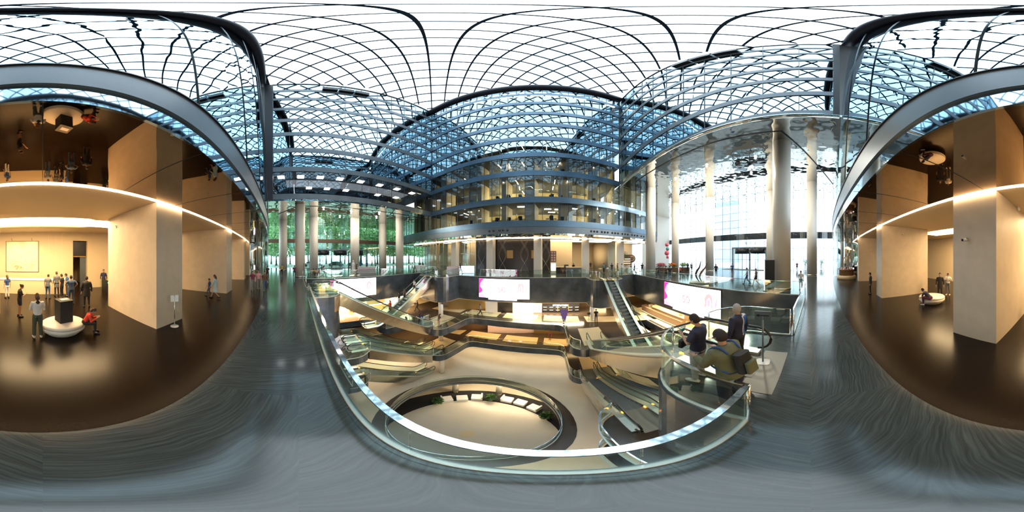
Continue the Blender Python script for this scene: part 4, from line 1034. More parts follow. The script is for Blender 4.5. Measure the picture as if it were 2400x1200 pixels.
portal('east entrance portal with three dark revolving door drums', 34.2, 5.4, 17.6, 5.0, 1, 'O E V E P', 5.9, 1.0)
portal('west entrance portal with three dark revolving door drums', -40.7, 3.2, 18.0, 4.7, -1, 'A U', 5.6, -.5)
struct('trim_37', MB().bb((31.0, 4, .002), (33.8, 19, .012)).bb((-40.2, 2, .002), (-37.6, 19, .012)), 'mat_carpet')
# roadside planters outside the east glass, far
pp = None
for i, b in enumerate((1888, 1925)):
    if pp is None:
        pp = empty('ball_planter'); mb = MB(); leaves(mb, (0, 0, 1.55), .62, 260, .2, 1, 8); mb.build('foliage', 'leaf', pp); MB().lathe([(.32, 0), (.38, 1.0)], n=14).build('pot', 'white_plastic', pp); o = pp
    else: o = copy_tree(pp)
    o.location = (*B(b, 39.5), -.05); tag(o, ('round clipped bush in a white pot outside the east glass, left of the slim column', 'round clipped bush in a white pot outside the east glass, right of the slim column')[i], 'planter', 'planters outside the east glass')
# trees outside the west glass
tr = None
R = random.Random(3)
TL = []
for i in range(22):
    v = -14+i*3.4+R.random()*.8; u = -50.5-(i % 2)*9-R.random()*1.5
    if tr is None:
        tr = empty('street_tree'); mb = MB(); leaves(mb, (0, 0, 7.5), 4.2, 1500, .95, 1.25, 9); mb.build('crown', 'tree_leaf', tr); MB().tube([(0, 0, -.05), (.1, 0, 3), (0, .1, 6)], [.3, .22, .12], 8).build('trunk', 'tree_trunk', tr); o = tr
    else: o = copy_tree(tr)
    o.location = (u, v, 0); o.rotation_euler = (0, 0, R.random()*6); s_ = 1.0+R.random()*.3; o.scale = (s_, s_, s_)
    tag(o, 'leafy green street tree outside the west entrance glass', 'tree', 'street trees outside the west glass')
# parked cars outside the west doors
def car(lab, u, v, rz, m):
    t = thing('parked_car', lab, 'car', (u, v, -.05), rz)
    prof = [(-2.2, .35), (-2.15, .8), (-1.5, .95), (-.9, 1.42), (.7, 1.45), (1.4, .98), (2.1, .85), (2.2, .35)]
    mb = MB(); n = len(prof); mb.add([(x, -.85, z) for x, z in prof]+[(x, .85, z) for x, z in prof], [tuple(range(n)), tuple(range(n, 2*n))[::-1]]+[(i, (i+1) % n, n+(i+1) % n, n+i) for i in range(n)]); mb.build('car_body', m, t)
    MB().bb((-1.2, -.87, .98), (1.1, .87, 1.34)).build('windows', 'black_plastic', t)
    for x in (-1.4, 1.4):
        for y in (-.8, .8):
            w_ = MB().lathe([(0, -.1), (.33, -.1), (.33, .1), (0, .1)], n=16).build('wheel', 'rubber', t); w_.rotation_euler = (PI/2, 0, 0); w_.location = (x, y, .33)
car('dark parked van seen through the west doors', -46, 10.6, PI/2, 'black_plastic'); car('white parked car outside the west glass, left of the doors', -47, 3.5, PI/2, 'white_plastic'); car('blue parked car outside the west glass, right of the doors', -47, 17, PI/2, 'cloth_blue')

# ---------------------------------------------------------------- kiosk at the east end
k = thing('round_kiosk', 'round cream kiosk with curved wooden hoop and lit counter', 'kiosk', (*B(1984, 21.6), 0))
MB().lathe([(1.25, 0), (1.25, .45), (1.2, .47)], n=28).build('kiosk_base', 'plaster_cream', k); MB().lathe([(1.0, .47), (1.0, 1.15), (1.1, 1.2), (1.1, 1.25)], n=28).build('counter', 'wood', k)
MB().tube([(1.15*math.cos(a), .3, .9+1.9*math.sin(a)) for a in [.15+q*(PI-.7)/16 for q in range(17)]], .07, 6).build('wooden_hoop', 'gold_panel', k)
MB().ball((-.2, -.9, 1.35), .09, 8).build('counter_lamp', 'screen_white', k); MB().ball((.6, -.8, 1.35), .09, 8).build('counter_lamp', 'screen_white', k)
MB().bb((-.9, -.1, 1.25), (-.84, 0, 3.3)).bb((-1.2, -.12, 3.0), (-.5, .02, 3.4)).build('sign_post', 'wood', k)
mb = MB(); R = random.Random(4)
for i in range(10): a = i*.62; MB().box((.8*math.cos(a), .8*math.sin(a), 1.38), (.12, .12, .25), a).build('boxed_goods', 'pink_print', k)

# ---------------------------------------------------------------- lobby furniture
struct('trim_38', MB().bb((-24, -13.0, 0), (24, -12.99, .001)), 'lobby_floor')
k = thing('reception_desk', 'long cream reception desk in front of the glowing painting', 'reception desk', (1.5, -13.0, 0))
MB().rbox((0, 0, .55), (7.0, .9, 1.1), .12).build('desk_body', 'plaster_cream', k); MB().rbox((0, 0, 1.13), (7.05, .95, .06), .12).build('desk_top', 'plaster_white', k)
k = thing('large_painting', 'large square pale golden painting in a thin dark frame behind the reception', 'painting', (1.85, -14.56, 2.95))
MB().bb((-1.5, -.04, -1.4), (1.5, .0, 1.4)).build('picture_frame', 'dark_metal', k); MB().bb((-1.45, -.03, -1.36), (1.45, .02, 1.36)).build('canvas', 'canvas', k)
mb = MB(); R = random.Random(6)
for i in range(34):
    cx, cz = -1.1+R.random()*2.1, -1.2+R.random()*.8; r_ = .05+R.random()*.13
    mb.tube([(cx+r_*math.cos(a), .028, cz+r_*math.sin(a)) for a in [q*.6 for q in range(9)]], .006, 4)
mb.build('line_drawing', 'gold_panel', k)
for x in (-.9, 0.9): MB().tube([(x, .0, 1.42), (x, .35, 1.62), (x, .4, 1.58)], .015, 6).build('picture_lamp', 'dark_metal', k)
spot((1.0, -13.6, 4.95), 160, CREAM, 120, .1); spot((2.6, -13.6, 4.95), 160, CREAM, 120, .1)
k = thing('lift_doorway', 'dark lift doorway with glazed panel above in the back wall', 'doorway', (-3.42, -14.9, 0))
MB().bb((-.66, -.2, 3.0), (.66, -.1, 4.35)).build('dark_transom', 'black_plastic', k); MB().bb((-.66, -.3, 0), (-.1, -.2, 2.9)).build('steel_door', 'grey_metal', k); MB().bb((-.66, -.2, 2.9), (.66, -.05, 3.0)).build('lintel', 'gold_panel', k); MB().bb((.3, -2.5, 0), (.6, -2.3, 2.8)).build('inner_panel', 'plaster_white', k)
# turnstiles
ts = None
for i, x in enumerate((-5.1, -5.9, -6.7, -7.5)):
    if ts is None:
        ts = empty('turnstile'); MB().rbox((0, 0, .5), (.16, 1.3, 1.0), .05).build('cabinet', 'dark_metal', ts); MB().bb((.08, -.3, .3), (.34, -.27, .9)).build('glass_flap', 'rail_glass', ts); MB().bb((-.05, .66, .8), (.05, .67, .9)).build('arrow_light', 'green_light', ts); o = ts
    else: o = copy_tree(ts)
    o.location = (x, -12.6+(i*.15), 0); tag(o, ('dark access turnstile nearest the lift doorway', 'dark access turnstile, second from the lift doorway', 'dark access turnstile, third from the lift doorway', 'dark access turnstile farthest from the lift doorway')[i], 'turnstile', 'lobby turnstiles')
def pouf(lab, u, v, r, rz, sx=1.0):
    k = thing('round_pouf', lab, 'seat', (u, v, 0), rz)
    MB().lathe([(r*.72, 0), (r*.78, .05), (r, .22), (r, .30), (r*.97, .32)], n=40, sx=sx).build('seat_base', 'white_leather', k)
    MB().lathe([(r*.97, .33), (r*1.0, .36), (r*.99, .42), (r*.93, .46), (0, .47)], n=40, sx=sx).build('seat_cushion', 'white_leather', k)
pouf('large round white leather seat carrying the black box', -.75, -5.95, .72, .3, 1.15)
pouf('smaller round white leather seat with the bending man', 7.55, -6.95, .82, 0)
k = thing('black_box', 'tall black fabric box standing on the large round white seat', 'box', (-.78, -6.0, .475), .35)
MB().rbox((0, 0, .42), (.52, .52, .84), .03).build('box_body', 'black_fabric', k); MB().rbox((0, 0, .855), (.54, .54, .03), .03).build('box_lid', 'black_plastic', k); MB().bb((-.18, -.1, .87), (.14, .12, .885)).build('paper_sheet', 'white_plastic', k)
k = thing('post_sign', 'white post sign on a round foot beside the lobby pier', 'sign', (-4.72, -4.5, 0), -.6); MB().lathe([(.17, 0), (.17, .02), (.02, .03)], n=20).build('foot', 'white_plastic', k); MB().lathe([(.018, .02), (.018, 1.42)], n=8).build('post', 'chrome', k); MB().bb((-.16, -.02, 1.12), (.16, 0, 1.40)).build('sign_plate', 'white_plastic', k)
k = thing('arrow_sign', 'grey post sign with a left-pointing arrow on a white foot', 'sign', (*B(1788, 3.93), 0), face(1788)-.15); MB().rbox((0, 0, .015), (.34, .3, .03), .08).build('foot', 'white_plastic', k); MB().lathe([(.022, .03), (.022, 1.5)], n=8).build('post', 'grey_metal', k)
MB().bb((-.2, -.02, 1.38), (.2, 0, 1.62)).build('sign_plate', 'grey_metal', k)
mb = MB(); mb.bb((-.10, -.026, 1.49), (.15, -.021, 1.515)); mb.add([(-.17, -.026, 1.502), (-.09, -.026, 1.545), (-.09, -.026, 1.46), (-.17, -.021, 1.502), (-.09, -.021, 1.545), (-.09, -.021, 1.46)], [(0, 2, 1), (3, 4, 5), (0, 1, 4, 3), (1, 2, 5, 4), (2, 0, 3, 5)]); mb.build('arrow', 'black_plastic', k)
def camera_(lab, loc, rz, dome=False):
    k = thing('security_camera', lab, 'camera', loc, rz)
    MB().tube([(0, .16, .06), (0, .04, .06), (0, 0, 0)], .02, 6).build('bracket', 'white_plastic', k); MB().tube([(0, .1, 0), (0, -.12, -.02)], .055, 12).build('camera_body', 'white_plastic', k); MB().tube([(0, -.12, -.02), (0, -.135, -.021)], .045, 12).build('lens', 'black_plastic', k)
camera_('white security camera on the right side of the nearest west lobby pier', (-3.86, -7.8, 4.55), -1.4)
camera_('white bullet camera high on the face of the pier right of the lobby centre', (3.2, -4.42, 3.55), PI)
camera_('small security camera on the side of the pier behind the walking woman', (-11.45, -7.3, 4.5), -1.4)
camera_('small security camera above the bending man on the pier side', (10.1, -6.4, 4.6), 1.3)
camera_('dark security camera at the lobby ceiling near the reception', (2.0, -6.6, 5.07), .2)

# ---------------------------------------------------------------- lower floors: shops and props
def shop(lab, b, d, z, wd, h, m, props=None):
    x, y = B(b, d); t = thing('shop_unit', lab, 'shop', (x, y, z), face(b))
    MB().bb((-wd/2, 0, .01), (wd/2, .4, h)).build('shop_wall', m, t)
    return t
s1 = 23.4
shop('cream wall panel left of the dark shop on the first lower floor', 1152, 22.95, L1, 1.7, 1.68, 'plaster_white')
shop('dark closed shop behind the far screen on the first lower floor', 1184, 23.1, L1, 2.3, 1.68, 'dark_wall')
shop('yellow lit shop window below the far screen', 1226, 23.0, L1, 2.9, 1.68, 'shop_glow')
shop('cream wall panel right of the yellow lit shop window', 1260, 22.9, L1, 1.2, 1.68, 'plaster_white')
t = shop('dark shopfront with white Cyrillic opening sign', 1313, 22.95, L1, 5.4, 1.68, 'dark_wall')
text_obj('sign_letters', 'ОТКРЫТИЕ!', .36, 'screen_white', t, Matrix.Translation((0, -.03, 1.12)) @ Matrix.Rotation(PI/2, 4, 'X'), .01)
for i in range(12): MB().bb((-2.4+(i % 6)*.9, -.04, .35+(i//6)*.45), (-1.9+(i % 6)*.9, -.01, .41+(i//6)*.45)).build('shelf_label', 'plaster_white', t)
for x_ in (-.35, 1.15): MB().bb((x_-.05, -.03, .2), (x_+.05, 0, 1.3)).build('gold_strip', 'gold_panel', t)
shop('brown stone shopfront left of the far screen on the first lower floor', 1100, 24.3, L1, 6.5, 1.68, 'gold_panel')
shop('cream wall left of the brown shopfront on the first lower floor', 1055, 26.0, L1, 2.4, 1.68, 'plaster_white')
shop('glowing shop interior on the right end of the first lower floor', 1402, 27, L1, 2.6, 1.5, 'shop_glow')
shop('brown lit shopfront at the left of the second lower floor', 1100, 24.5, L2, 6, 2.5, 'brown_wall')
shop('pale stone shop window in the middle of the second lower floor', 1200, 23.4, L2, 7, 2.4, 'pink_print')
shop('warm lit shop window at the right of the second lower floor', 1292, 23.2, L2, 5, 2.4, 'gold_panel')
struct('trim_39', MB().bb((11.2, 1.0, L1), (18.8, 22, L1+.006)), 'lower_floor_cream')
struct('trim_40', MB().bb((-28, 1.0, L1), (-22.4, 20, L1+.006)), 'lower_floor_cream')
column(15.6, 15.6, .55, 1.68, 'thick white round column behind the dark cafe counter on the first lower floor', L1)
# east shops: glowing boxes and the cafe counter beyond the right screen
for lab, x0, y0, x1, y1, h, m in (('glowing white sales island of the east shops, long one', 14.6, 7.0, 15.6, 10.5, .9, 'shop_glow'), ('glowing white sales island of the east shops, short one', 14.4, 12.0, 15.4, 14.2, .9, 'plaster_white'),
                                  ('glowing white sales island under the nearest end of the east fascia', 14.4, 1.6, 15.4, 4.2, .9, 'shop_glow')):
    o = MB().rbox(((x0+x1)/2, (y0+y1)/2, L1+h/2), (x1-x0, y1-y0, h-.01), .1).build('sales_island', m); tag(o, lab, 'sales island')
k = thing('cafe_counter', 'long dark cafe counter on the first lower floor right of the far escalator', 'counter', (12.3, 16.2, L1), 0); MB().bb((-.35, -4, 0), (.35, 4, 1.0)).build('counter_body', 'brown_wall', k); MB().bb((-.4, -4.05, 1.0), (.4, 4.05, 1.05)).build('counter_top', 'wood', k)
k = thing('coffee_machine', 'steel coffee machine on the dark cafe counter of the first lower floor', 'coffee machine', (12.3, 18.2, L1+1.06), PI/2); MB().rbox((0, 0, .25), (.8, .45, .42), .06).build('machine_body', 'chrome', k); MB().lathe([(.04, .46), (.05, .56)], (.1, 0, 0), 8).build('cup', 'white_plastic', k)
struct('wall_east', MB().bb((18.8, -.8, L1), (19, 30.8, -3.55)), 'plaster_white'); 
for i, (y, lab) in enumerate(((2.5, 'nearest'), (8, 'second'), (13.5, 'third'), (19, 'fourth'))):
    o = MB().bb((15.0, y-1.8, -3.66), (17.4, y+1.8, -3.61)).build('ceiling_light_panel', 'shop_glow'); tag(o, 'glowing ceiling panel over the east shops, %s from the near side' % lab, 'ceiling light')
for i, (y, lab) in enumerate(((5, 'nearest'), (11, 'second'), (17, 'third'))):
    o = MB().bb((-25.4, y-1.8, -3.66), (-23.4, y+1.8, -3.61)).build('ceiling_light_panel', 'shop_glow'); tag(o, 'glowing ceiling panel over the west shops, %s from the near side' % lab, 'ceiling light')
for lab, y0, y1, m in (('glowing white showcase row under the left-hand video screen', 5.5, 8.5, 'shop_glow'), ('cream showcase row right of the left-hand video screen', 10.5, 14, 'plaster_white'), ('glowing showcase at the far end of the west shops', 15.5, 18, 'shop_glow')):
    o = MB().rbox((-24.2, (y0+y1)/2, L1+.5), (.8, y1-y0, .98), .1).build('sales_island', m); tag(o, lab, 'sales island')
k = thing('orange_display_box', 'small orange display box among the west showcases', 'display box', (-22.6, 7.6, L1)); MB().rbox((0, 0, .35), (.6, .6, .7), .05).build('box_body', 'orange_paint', k); MB().rbox((0, 0, .74), (.5, .5, .06), .05).build('box_lid', 'shop_glow', k)
k = thing('banner_stand', 'wing shaped blue and brown banner standing by the lower walkway rail', 'banner', (*B(1322, 18.9), L1), face(1322)); mb = MB(); P2 = [(-.12, .25), (.12, .25), (.42, 1.4), (.40, 1.8), (0, 1.9), (-.40, 1.8), (-.42, 1.4)]; mb.add([(x, 0, z) for x, z in P2]+[(x, .04, z) for x, z in P2], [tuple(range(7)), tuple(range(7, 14))[::-1]]+[(i, 7+i, 7+(i+1) % 7, (i+1) % 7) for i in range(7)]); mb.build('banner_face', 'purple_plastic', k); MB().lathe([(.2, 0), (.2, .03), (.02, .05), (.02, .3)], n=12).build('banner_foot', 'dark_metal', k)
k = thing('sign_lectern', 'white floor sign leaning against the lower right column', 'sign', (4.1, 19.2, L1), .2); MB().bb((-.2, 0, .9), (.2, .04, 1.2)).bb((-.02, 0, .0), (.02, .04, .9)).build('sign_plate', 'dark_metal', k); MB().bb((-.22, -.2, 0), (.22, .2, .03)).build('foot', 'white_plastic', k)
# sunken lounge: six white armchairs and planters
ch = None
for i, (b, d, tw, lab) in enumerate(((1047, 16.3, .3, 'white lounge armchair beside the leftmost planter'), (1083, 16.5, 0, 'white backless lounge seat between the two left armchairs'), (1118, 16.7, -.3, 'white lounge armchair left of the middle planter'),
                                     (1189, 16.2, .5, 'white lounge armchair right of the middle planter'), (1220, 15.6, 0, 'white backless lounge seat between the two right armchairs'), (1252, 14.6, -.5, 'white lounge armchair beside the rightmost planter'))):
    x, y = B(b, d); rz = math.atan2(y-lc[1], x-lc[0])-PI/2+tw*0
    k = thing('lounge_chair', lab, 'armchair', (x, y, L4+.012), rz, 'white lounge seats around the sunken floor')
    MB().rbox((0, 0, .22), (1.15, .95, .40), .08).build('seat', 'white_plastic', k)
    if tw > 0: MB().rbox((-.5, 0, .55), (.16, .92, .42), .06).build('backrest', 'white_plastic', k)
    elif tw < 0: MB().rbox((.5, 0, .55), (.16, .92, .42), .06).build('backrest', 'white_plastic', k)
for i, (b, d, lab) in enumerate(((1026, 15.6, 'round green planter bush at the left end of the lounge seats'), (1150, 16.3, 'round green planter bush between the two groups of lounge seats'), (1280, 12.9, 'round green planter bush at the right end of the lounge seats'))):
    k = thing('planter_bush', lab, 'plant', (*B(b, d), L4+.012)); mb = MB(); leaves(mb, (0, 0, .75), .62, 420, .28, .8, 40+i); mb.build('foliage', 'leaf', k); MB().lathe([(.22, 0), (.3, .4), (.3, .45)], n=16).build('pot', 'white_plastic', k)
k = thing('play_car', 'purple and blue toy vehicle in the sunken lounge at its left edge', 'toy', (*B(912, 8.6), L4), .4); MB().rbox((0, 0, .3), (1.3, .7, .4), .2).build('toy_body', 'purple_plastic', k); MB().rbox((.1, 0, .6), (.6, .5, .25), .12).build('toy_cabin', 'screen_dim', k)
for x_ in (-.4, .4):
    for y_ in (-.36, .36): w_ = MB().lathe([(0, -.06), (.16, -.06), (.16, .06), (0, .06)], n=12).build('wheel', 'rubber', k); w_.rotation_euler = (PI/2, 0, 0); w_.location = (x_, y_, .16)
# dark rooftop cassettes hanging at the top of the side walls
for lab, u, v0, m in (('row of dark cassettes at the top of the west glass wall', UL+.35, 3.2, 1), ('row of dark cassettes at the top of the east glass wall', UR-.35, 5.0, -1)):
    k = thing('cassette_row', lab, 'ventilation unit', (u, v0, 39.2))
    for j in range(3): MB().bb((-.3, j*2.3, -.5), (.3, j*2.3+2.1, .5)).build('cassette', 'dark_metal', k)
# round holes of the air nozzles in the grey band of the far facade
for gname, lst in (('air nozzles right of the facade middle', [1380+k*7+(k//3)*4 for k in range(18)]), ('air nozzles left of the facade middle', [1150, 1160, 1174, 1182, 1192])):
    nz = None
    for b in lst:
        x, y = far_pt(24.5*math.tan(math.radians((b-1255)*.15)), -.04)
        if nz is None: nz = MB().tube([(0, -.05, 0), (0, .05, 0)], .16, 14).build('air_nozzle', 'black_plastic'); o = nz
        else: o = nz.copy(); C.objects.link(o)
        o.location = (x, y, 6.8); o.rotation_euler = (0, 0, FA); tag(o, 'round black air nozzle in the grey band, ' + ('right' if b > 1300 else 'left') + ' of the facade middle', 'air nozzle', gname)

# ---------------------------------------------------------------- people
def skin_mesh(nodes, edges, root, sub=1):
    """one smooth continuous surface grown over a jointed skeleton"""
    names = list(nodes); ix = {n: i for i, n in enumerate(names)}
    me = bpy.data.meshes.new('skeleton'); me.from_pydata([nodes[n][0] for n in names], [(ix[a], ix[b]) for a, b in edges], [])
    o = bpy.data.objects.new('skeleton', me); C.objects.link(o)
    m = o.modifiers.new('skin', 'SKIN'); m.use_smooth_shade = True; m.branch_smoothing = .6
    for i, n in enumerate(names):
        sv = me.skin_vertices[0].data[i]; r = nodes[n][1]; sv.radius = (r, r) if not isinstance(r, tuple) else r; sv.use_root = (n == root)
    s_ = o.modifiers.new('sub', 'SUBSURF'); s_.levels = sub
    dg = bpy.context.evaluated_depsgraph_get(); dg.update()
    out = bpy.data.meshes.new_from_object(o.evaluated_get(dg)); bpy.data.objects.remove(o); bpy.data.meshes.remove(me)
    return out
def joints(pose):
    J = {}; V = Vector
    lean = {'lean': .25, 'bend': .9, 'sitlean': .55, 'phone': .08}.get(pose, 0)
    sit = pose.startswith('sit') or pose == 'bend'
    pz = .52 if sit else .95
    J['pelvis'] = V((0, 0, pz)); R = Matrix.Rotation(-lean, 3, 'X')
    def up(x, y, z): return J['pelvis']+R @ V((x, y, z))
    J['waist'] = up(0, 0, .17); J['chest'] = up(0, .0, .36); J['neckb'] = up(0, 0, .49); J['neck'] = up(0, .012, .54)
    J['head'] = J['neck']+Matrix.Rotation(-lean*.5-(.35 if pose in ('phone', 'sitlean', 'hold') else 0), 3, 'X') @ V((0, .025, .112))
    for s, n in ((-1, 'L'), (1, 'R')):
        J['ch'+n] = up(s*.085, 0, .38); J['sh'+n] = up(s*.185, -.005, .44); J['hip'+n] = V((s*.088, 0, pz-.03))
        if sit: J['kn'+n] = V((s*.13, .42, .50)); J['an'+n] = V((s*.13, .42+.03*s, .09))
        elif pose == 'walk': J['kn'+n] = V((s*.09, .10+.10*s, .50)); J['an'+n] = V((s*.09, .30 if s > 0 else -.34, .09 if s > 0 else .15))
        else: J['kn'+n] = V((s*.105, .02, .50)); J['an'+n] = V((s*.12, -.02, .085))
        if pose in ('hold', 'phone', 'sitlean'):
            J['el'+n] = J['sh'+n]+V((s*.05, .06, -.27)); J['wr'+n] = J['el'+n]+V((-s*.12, .20, .12))
            if pose == 'phone' and s < 0: J['el'+n] = J['sh'+n]+V((-.05, -.03, -.28)); J['wr'+n] = J['el'+n]+V((0, .06, -.24))
        elif pose == 'bend': J['el'+n] = J['sh'+n]+V((s*.03, .10, -.26)); J['wr'+n] = J['el'+n]+V((-s*.06, .20, -.08))
        elif pose == 'lean': J['el'+n] = J['sh'+n]+V((s*.05, .08, -.26)); J['wr'+n] = J['el'+n]+V((-s*.04, .22, .0))
        elif pose == 'walk': J['el'+n] = J['sh'+n]+V((s*.05, -.10*s, -.27)); J['wr'+n] = J['el'+n]+V((0, .10-.08*s, -.21))
        elif pose == 'arms': J['el'+n] = J['sh'+n]+V((s*.16, -.04, -.20)); J['wr'+n] = J['el'+n]+V((-s*.12, .12, -.16))
        else: J['el'+n] = J['sh'+n]+V((s*.06, -.02, -.28)); J['wr'+n] = J['el'+n]+V((s*.01, .05, -.235))
        d = (J['wr'+n]-J['el'+n]).normalized(); J['pa'+n] = J['wr'+n]+d*.065
        J['to'+n] = J['an'+n]+V((s*.02, .15, -.05)); J['he'+n] = J['an'+n]+V((0, -.045, -.04))
    return J
BONES = [('pelvis', 'waist'), ('waist', 'chest'), ('chest', 'neckb'), ('neckb', 'neck')]
for n in 'LR': BONES += [('chest', 'ch'+n), ('ch'+n, 'sh'+n), ('sh'+n, 'el'+n), ('el'+n, 'wr'+n), ('wr'+n, 'pa'+n), ('pelvis', 'hip'+n), ('hip'+n, 'kn'+n), ('kn'+n, 'an'+n), ('an'+n, 'to'+n)]
RB = dict(pelvis=.105, waist=.095, chest=.10, neckb=.055, neck=.052, ch=.095, sh=.050, el=.038, wr=.025, pa=.030, hip=.075, kn=.050, an=.036, to=.030)
def rad(n): return RB.get(n, RB.get(n[:-1], .05))
def head_mesh(c, pitch):
    mb = MB(); n, h = 20, 14; vs = []; fs = []
    R = Matrix.Rotation(-pitch, 3, 'X')
    for i in range(h+1):
        a = PI*i/h; z = -math.cos(a); rr = math.sin(a)
        for k in range(n):
            t = 2*PI*k/n; x, y = rr*math.cos(t), rr*math.sin(t)
            X, Y, Z = x*.074, y*.092, z*.117
            if z < 0: X *= 1-.30*z*z; Y = Y*(1-.12*z*z)+.012*(-z)
            fr = max(0, y)
            if fr > .75 and abs(x) < .35: 
                Y += .020*math.exp(-((z+.12)/.16)**2)*max(0, 1-abs(x)/.32)          # nose
                Y += .005*math.exp(-((z+.50)/.10)**2)                                # lips
            Y -= .008*math.exp(-((z-.10)/.12)**2)*math.exp(-((abs(x)-.38)/.18)**2)*(1 if y > .3 else 0)   # eye hollows
            vs.append(Vector(c)+R @ Vector((X, Y, Z)))
    for i in range(h): fs += [(i*n+k, i*n+(k+1) % n, (i+1)*n+(k+1) % n, (i+1)*n+k) for k in range(n)]
    mb.add(vs, fs, 0, True)
    for s in (-1, 1):
        p = Vector(c)+R @ Vector((s*.076, -.005, -.005)); mb.ball(p, .017, 8, 0, (.45, .8, 1.5))
        p = Vector(c)+R @ Vector((s*.028, .078, .012)); mb.ball(p, .010, 8, 1)
        q = Vector(c)+R @ Vector((s*.028, .0865, .012)); mb.ball(q, .0045, 6, 2)
        b = [Vector(c)+R @ Vector((s*x, .088-.3*abs(x-.03), .036)) for x in (.014, .030, .046)]; mb.tube(b, .004, 4, 2)
    m_ = [Vector(c)+R @ Vector((x, .094-abs(x)*.35, -.058)) for x in (-.022, 0, .022)]; mb.tube(m_, .004, 4, 3)
    return mb
def pitch_of(pose): return {'lean': .25, 'bend': .6, 'sitlean': .7, 'phone': .4, 'hold': .35}.get(pose, 0)
PC = {}
def join(mbv, me, mi=0):
    """append a generated mesh to a builder"""
    mbv.add([v.co.copy() for v in me.vertices], [tuple(p.vertices) for p in me.polygons], mi, True)
def body_mesh(pose, sub):
    k = ('body', pose, sub)
    if k in PC: return PC[k]
    J = joints(pose); nodes = {}; ed = list(BONES)
    for n in J:
        if n != 'head' and not n.startswith('he'): nodes[n] = (tuple(J[n]), rad(n)*.93)
    for s, n in ((-1, 'L'), (1, 'R')):
        d = (J['wr'+n]-J['el'+n]).normalized(); side = d.cross(Vector((0, 0, 1)));
        if side.length < .4: side = d.cross(Vector((1, 0, 0)))
        side.normalize(); nrm = side.cross(d).normalized(); p = J['pa'+n]
        for q, (o_, ln) in enumerate(((-.027, .062), (-.009, .074), (.009, .070), (.027, .054))):
            a = p+side*o_+d*.022; b = a+d*ln*.55-nrm*.008; c = b+d*ln*.38-nrm*.026
            nodes[n+'k%d' % q] = (tuple(a), .0105); nodes[n+'f%d' % q] = (tuple(b), .0088); nodes[n+'t%d' % q] = (tuple(c), .0072)
            ed += [('pa'+n, n+'k%d' % q), (n+'k%d' % q, n+'f%d' % q), (n+'f%d' % q, n+'t%d' % q)]
        a = J['wr'+n]+d*.03-side*.030*s; b = a+d*.035-side*.022*s-nrm*.012; nodes[n+'h0'] = (tuple(a), .012); nodes[n+'h1'] = (tuple(b), .009)
        ed += [('wr'+n, n+'h0'), (n+'h0', n+'h1')]
    me = skin_mesh(nodes, ed, 'pelvis', sub)
    mb = MB(); join(mb, me); hm = head_mesh(J['head'], pitch_of(pose)); b0 = len(mb.v); mb.v += hm.v; mb.f += [[b0+i for i in f] for f in hm.f]; mb.m += hm.m; mb.sm += hm.sm
    mb.tube([J['neckb'], J['neck'], J['head']-Vector((0, 0, .05))], [.055, .050, .046], 10)
    PC[k] = mb.mesh('body', ['skin', 'cloth_white', 'hair_dark', 'cloth_pink']); return PC[k]
def fuse(mb, vox, it=6):
    """melt overlapping rough forms into one continuous cloth surface"""
    me = mb.mesh('form', ['cloth_white']); o = bpy.data.objects.new('form', me); C.objects.link(o)
    r = o.modifiers.new('r', 'REMESH'); r.mode = 'VOXEL'; r.voxel_size = vox; r.use_smooth_shade = True
    s_ = o.modifiers.new('s', 'SMOOTH'); s_.iterations = it; s_.factor = .5
    dg = bpy.context.evaluated_depsgraph_get(); dg.update()
    out = bpy.data.meshes.new_from_object(o.evaluated_get(dg)); bpy.data.objects.remove(o); bpy.data.meshes.remove(me)
    out.materials.clear(); return out
def trunk(mb, J, R, rings, g, n=18):
    vs = []; fs = []
    for z, rx, ry in rings:
        c = J['pelvis']
        for k in range(n):
            t = 2*PI*k/n; vs.append(c+R @ Vector((rx*g*math.cos(t), ry*g*math.sin(t)-(.012 if z > .3 else 0), z)))
    m = len(rings)
    for i in range(m-1): fs += [(i*n+k, i*n+(k+1) % n, (i+1)*n+(k+1) % n, (i+1)*n+k) for k in range(n)]
    fs += [tuple(range(n))[::-1], tuple((m-1)*n+k for k in range(n))]
    mb.add(vs, fs)
LEAN = {'lean': .25, 'bend': .9, 'sitlean': .55, 'phone': .08}
def top_mesh(pose, sleeve, fat, sub, coat=False):
    k = ('top', pose, sleeve, fat, sub, coat)
    if k in PC: return PC[k]
    J = joints(pose); g = 1.03+fat*.9; R = Matrix.Rotation(-LEAN.get(pose, 0), 3, 'X'); mb = MB()
    low = [(-.34, .175, .125), (-.2, .172, .125)] if coat and not pose.startswith('sit') else []
    trunk(mb, J, R, low+[(-.09, .160, .118), (0, .158, .118), (.12, .142, .108), (.25, .152, .115), (.35, .170, .118), (.41, .172, .108), (.455, .150, .090), (.485, .092, .070), (.515, .060, .060)], g)
    for s_, n in ((-1, 'L'), (1, 'R')):
        sh = J['sh'+n]; inn = J['ch'+n]+R @ Vector((0, 0, .02)); q = 1+fat*.8
        if sleeve == 'short':
            e = sh.lerp(J['el'+n], .72); mb.tube([inn, sh-Vector((s_*.012, 0, .012)), sh.lerp(e, .5), e], [.070*q, .068*q, .062*q, .060*q], 12)
        elif sleeve == 'long':
            w_ = J['el'+n].lerp(J['wr'+n], .96); mb.tube([inn, sh-Vector((s_*.012, 0, .012)), sh.lerp(J['el'+n], .5), J['el'+n], J['el'+n].lerp(w_, .5), w_], [.072*q, .069*q, .060*q, .052*q, .045*q, .037*q], 12)
            mb.ball(J['el'+n], .052*q, 10)
    me = fuse(mb, .016 if sub > 1 else .022, 5 if sub > 1 else 3); me.name = 'shirt'; me.materials.append(M['cloth_white']); PC[k] = me; return me
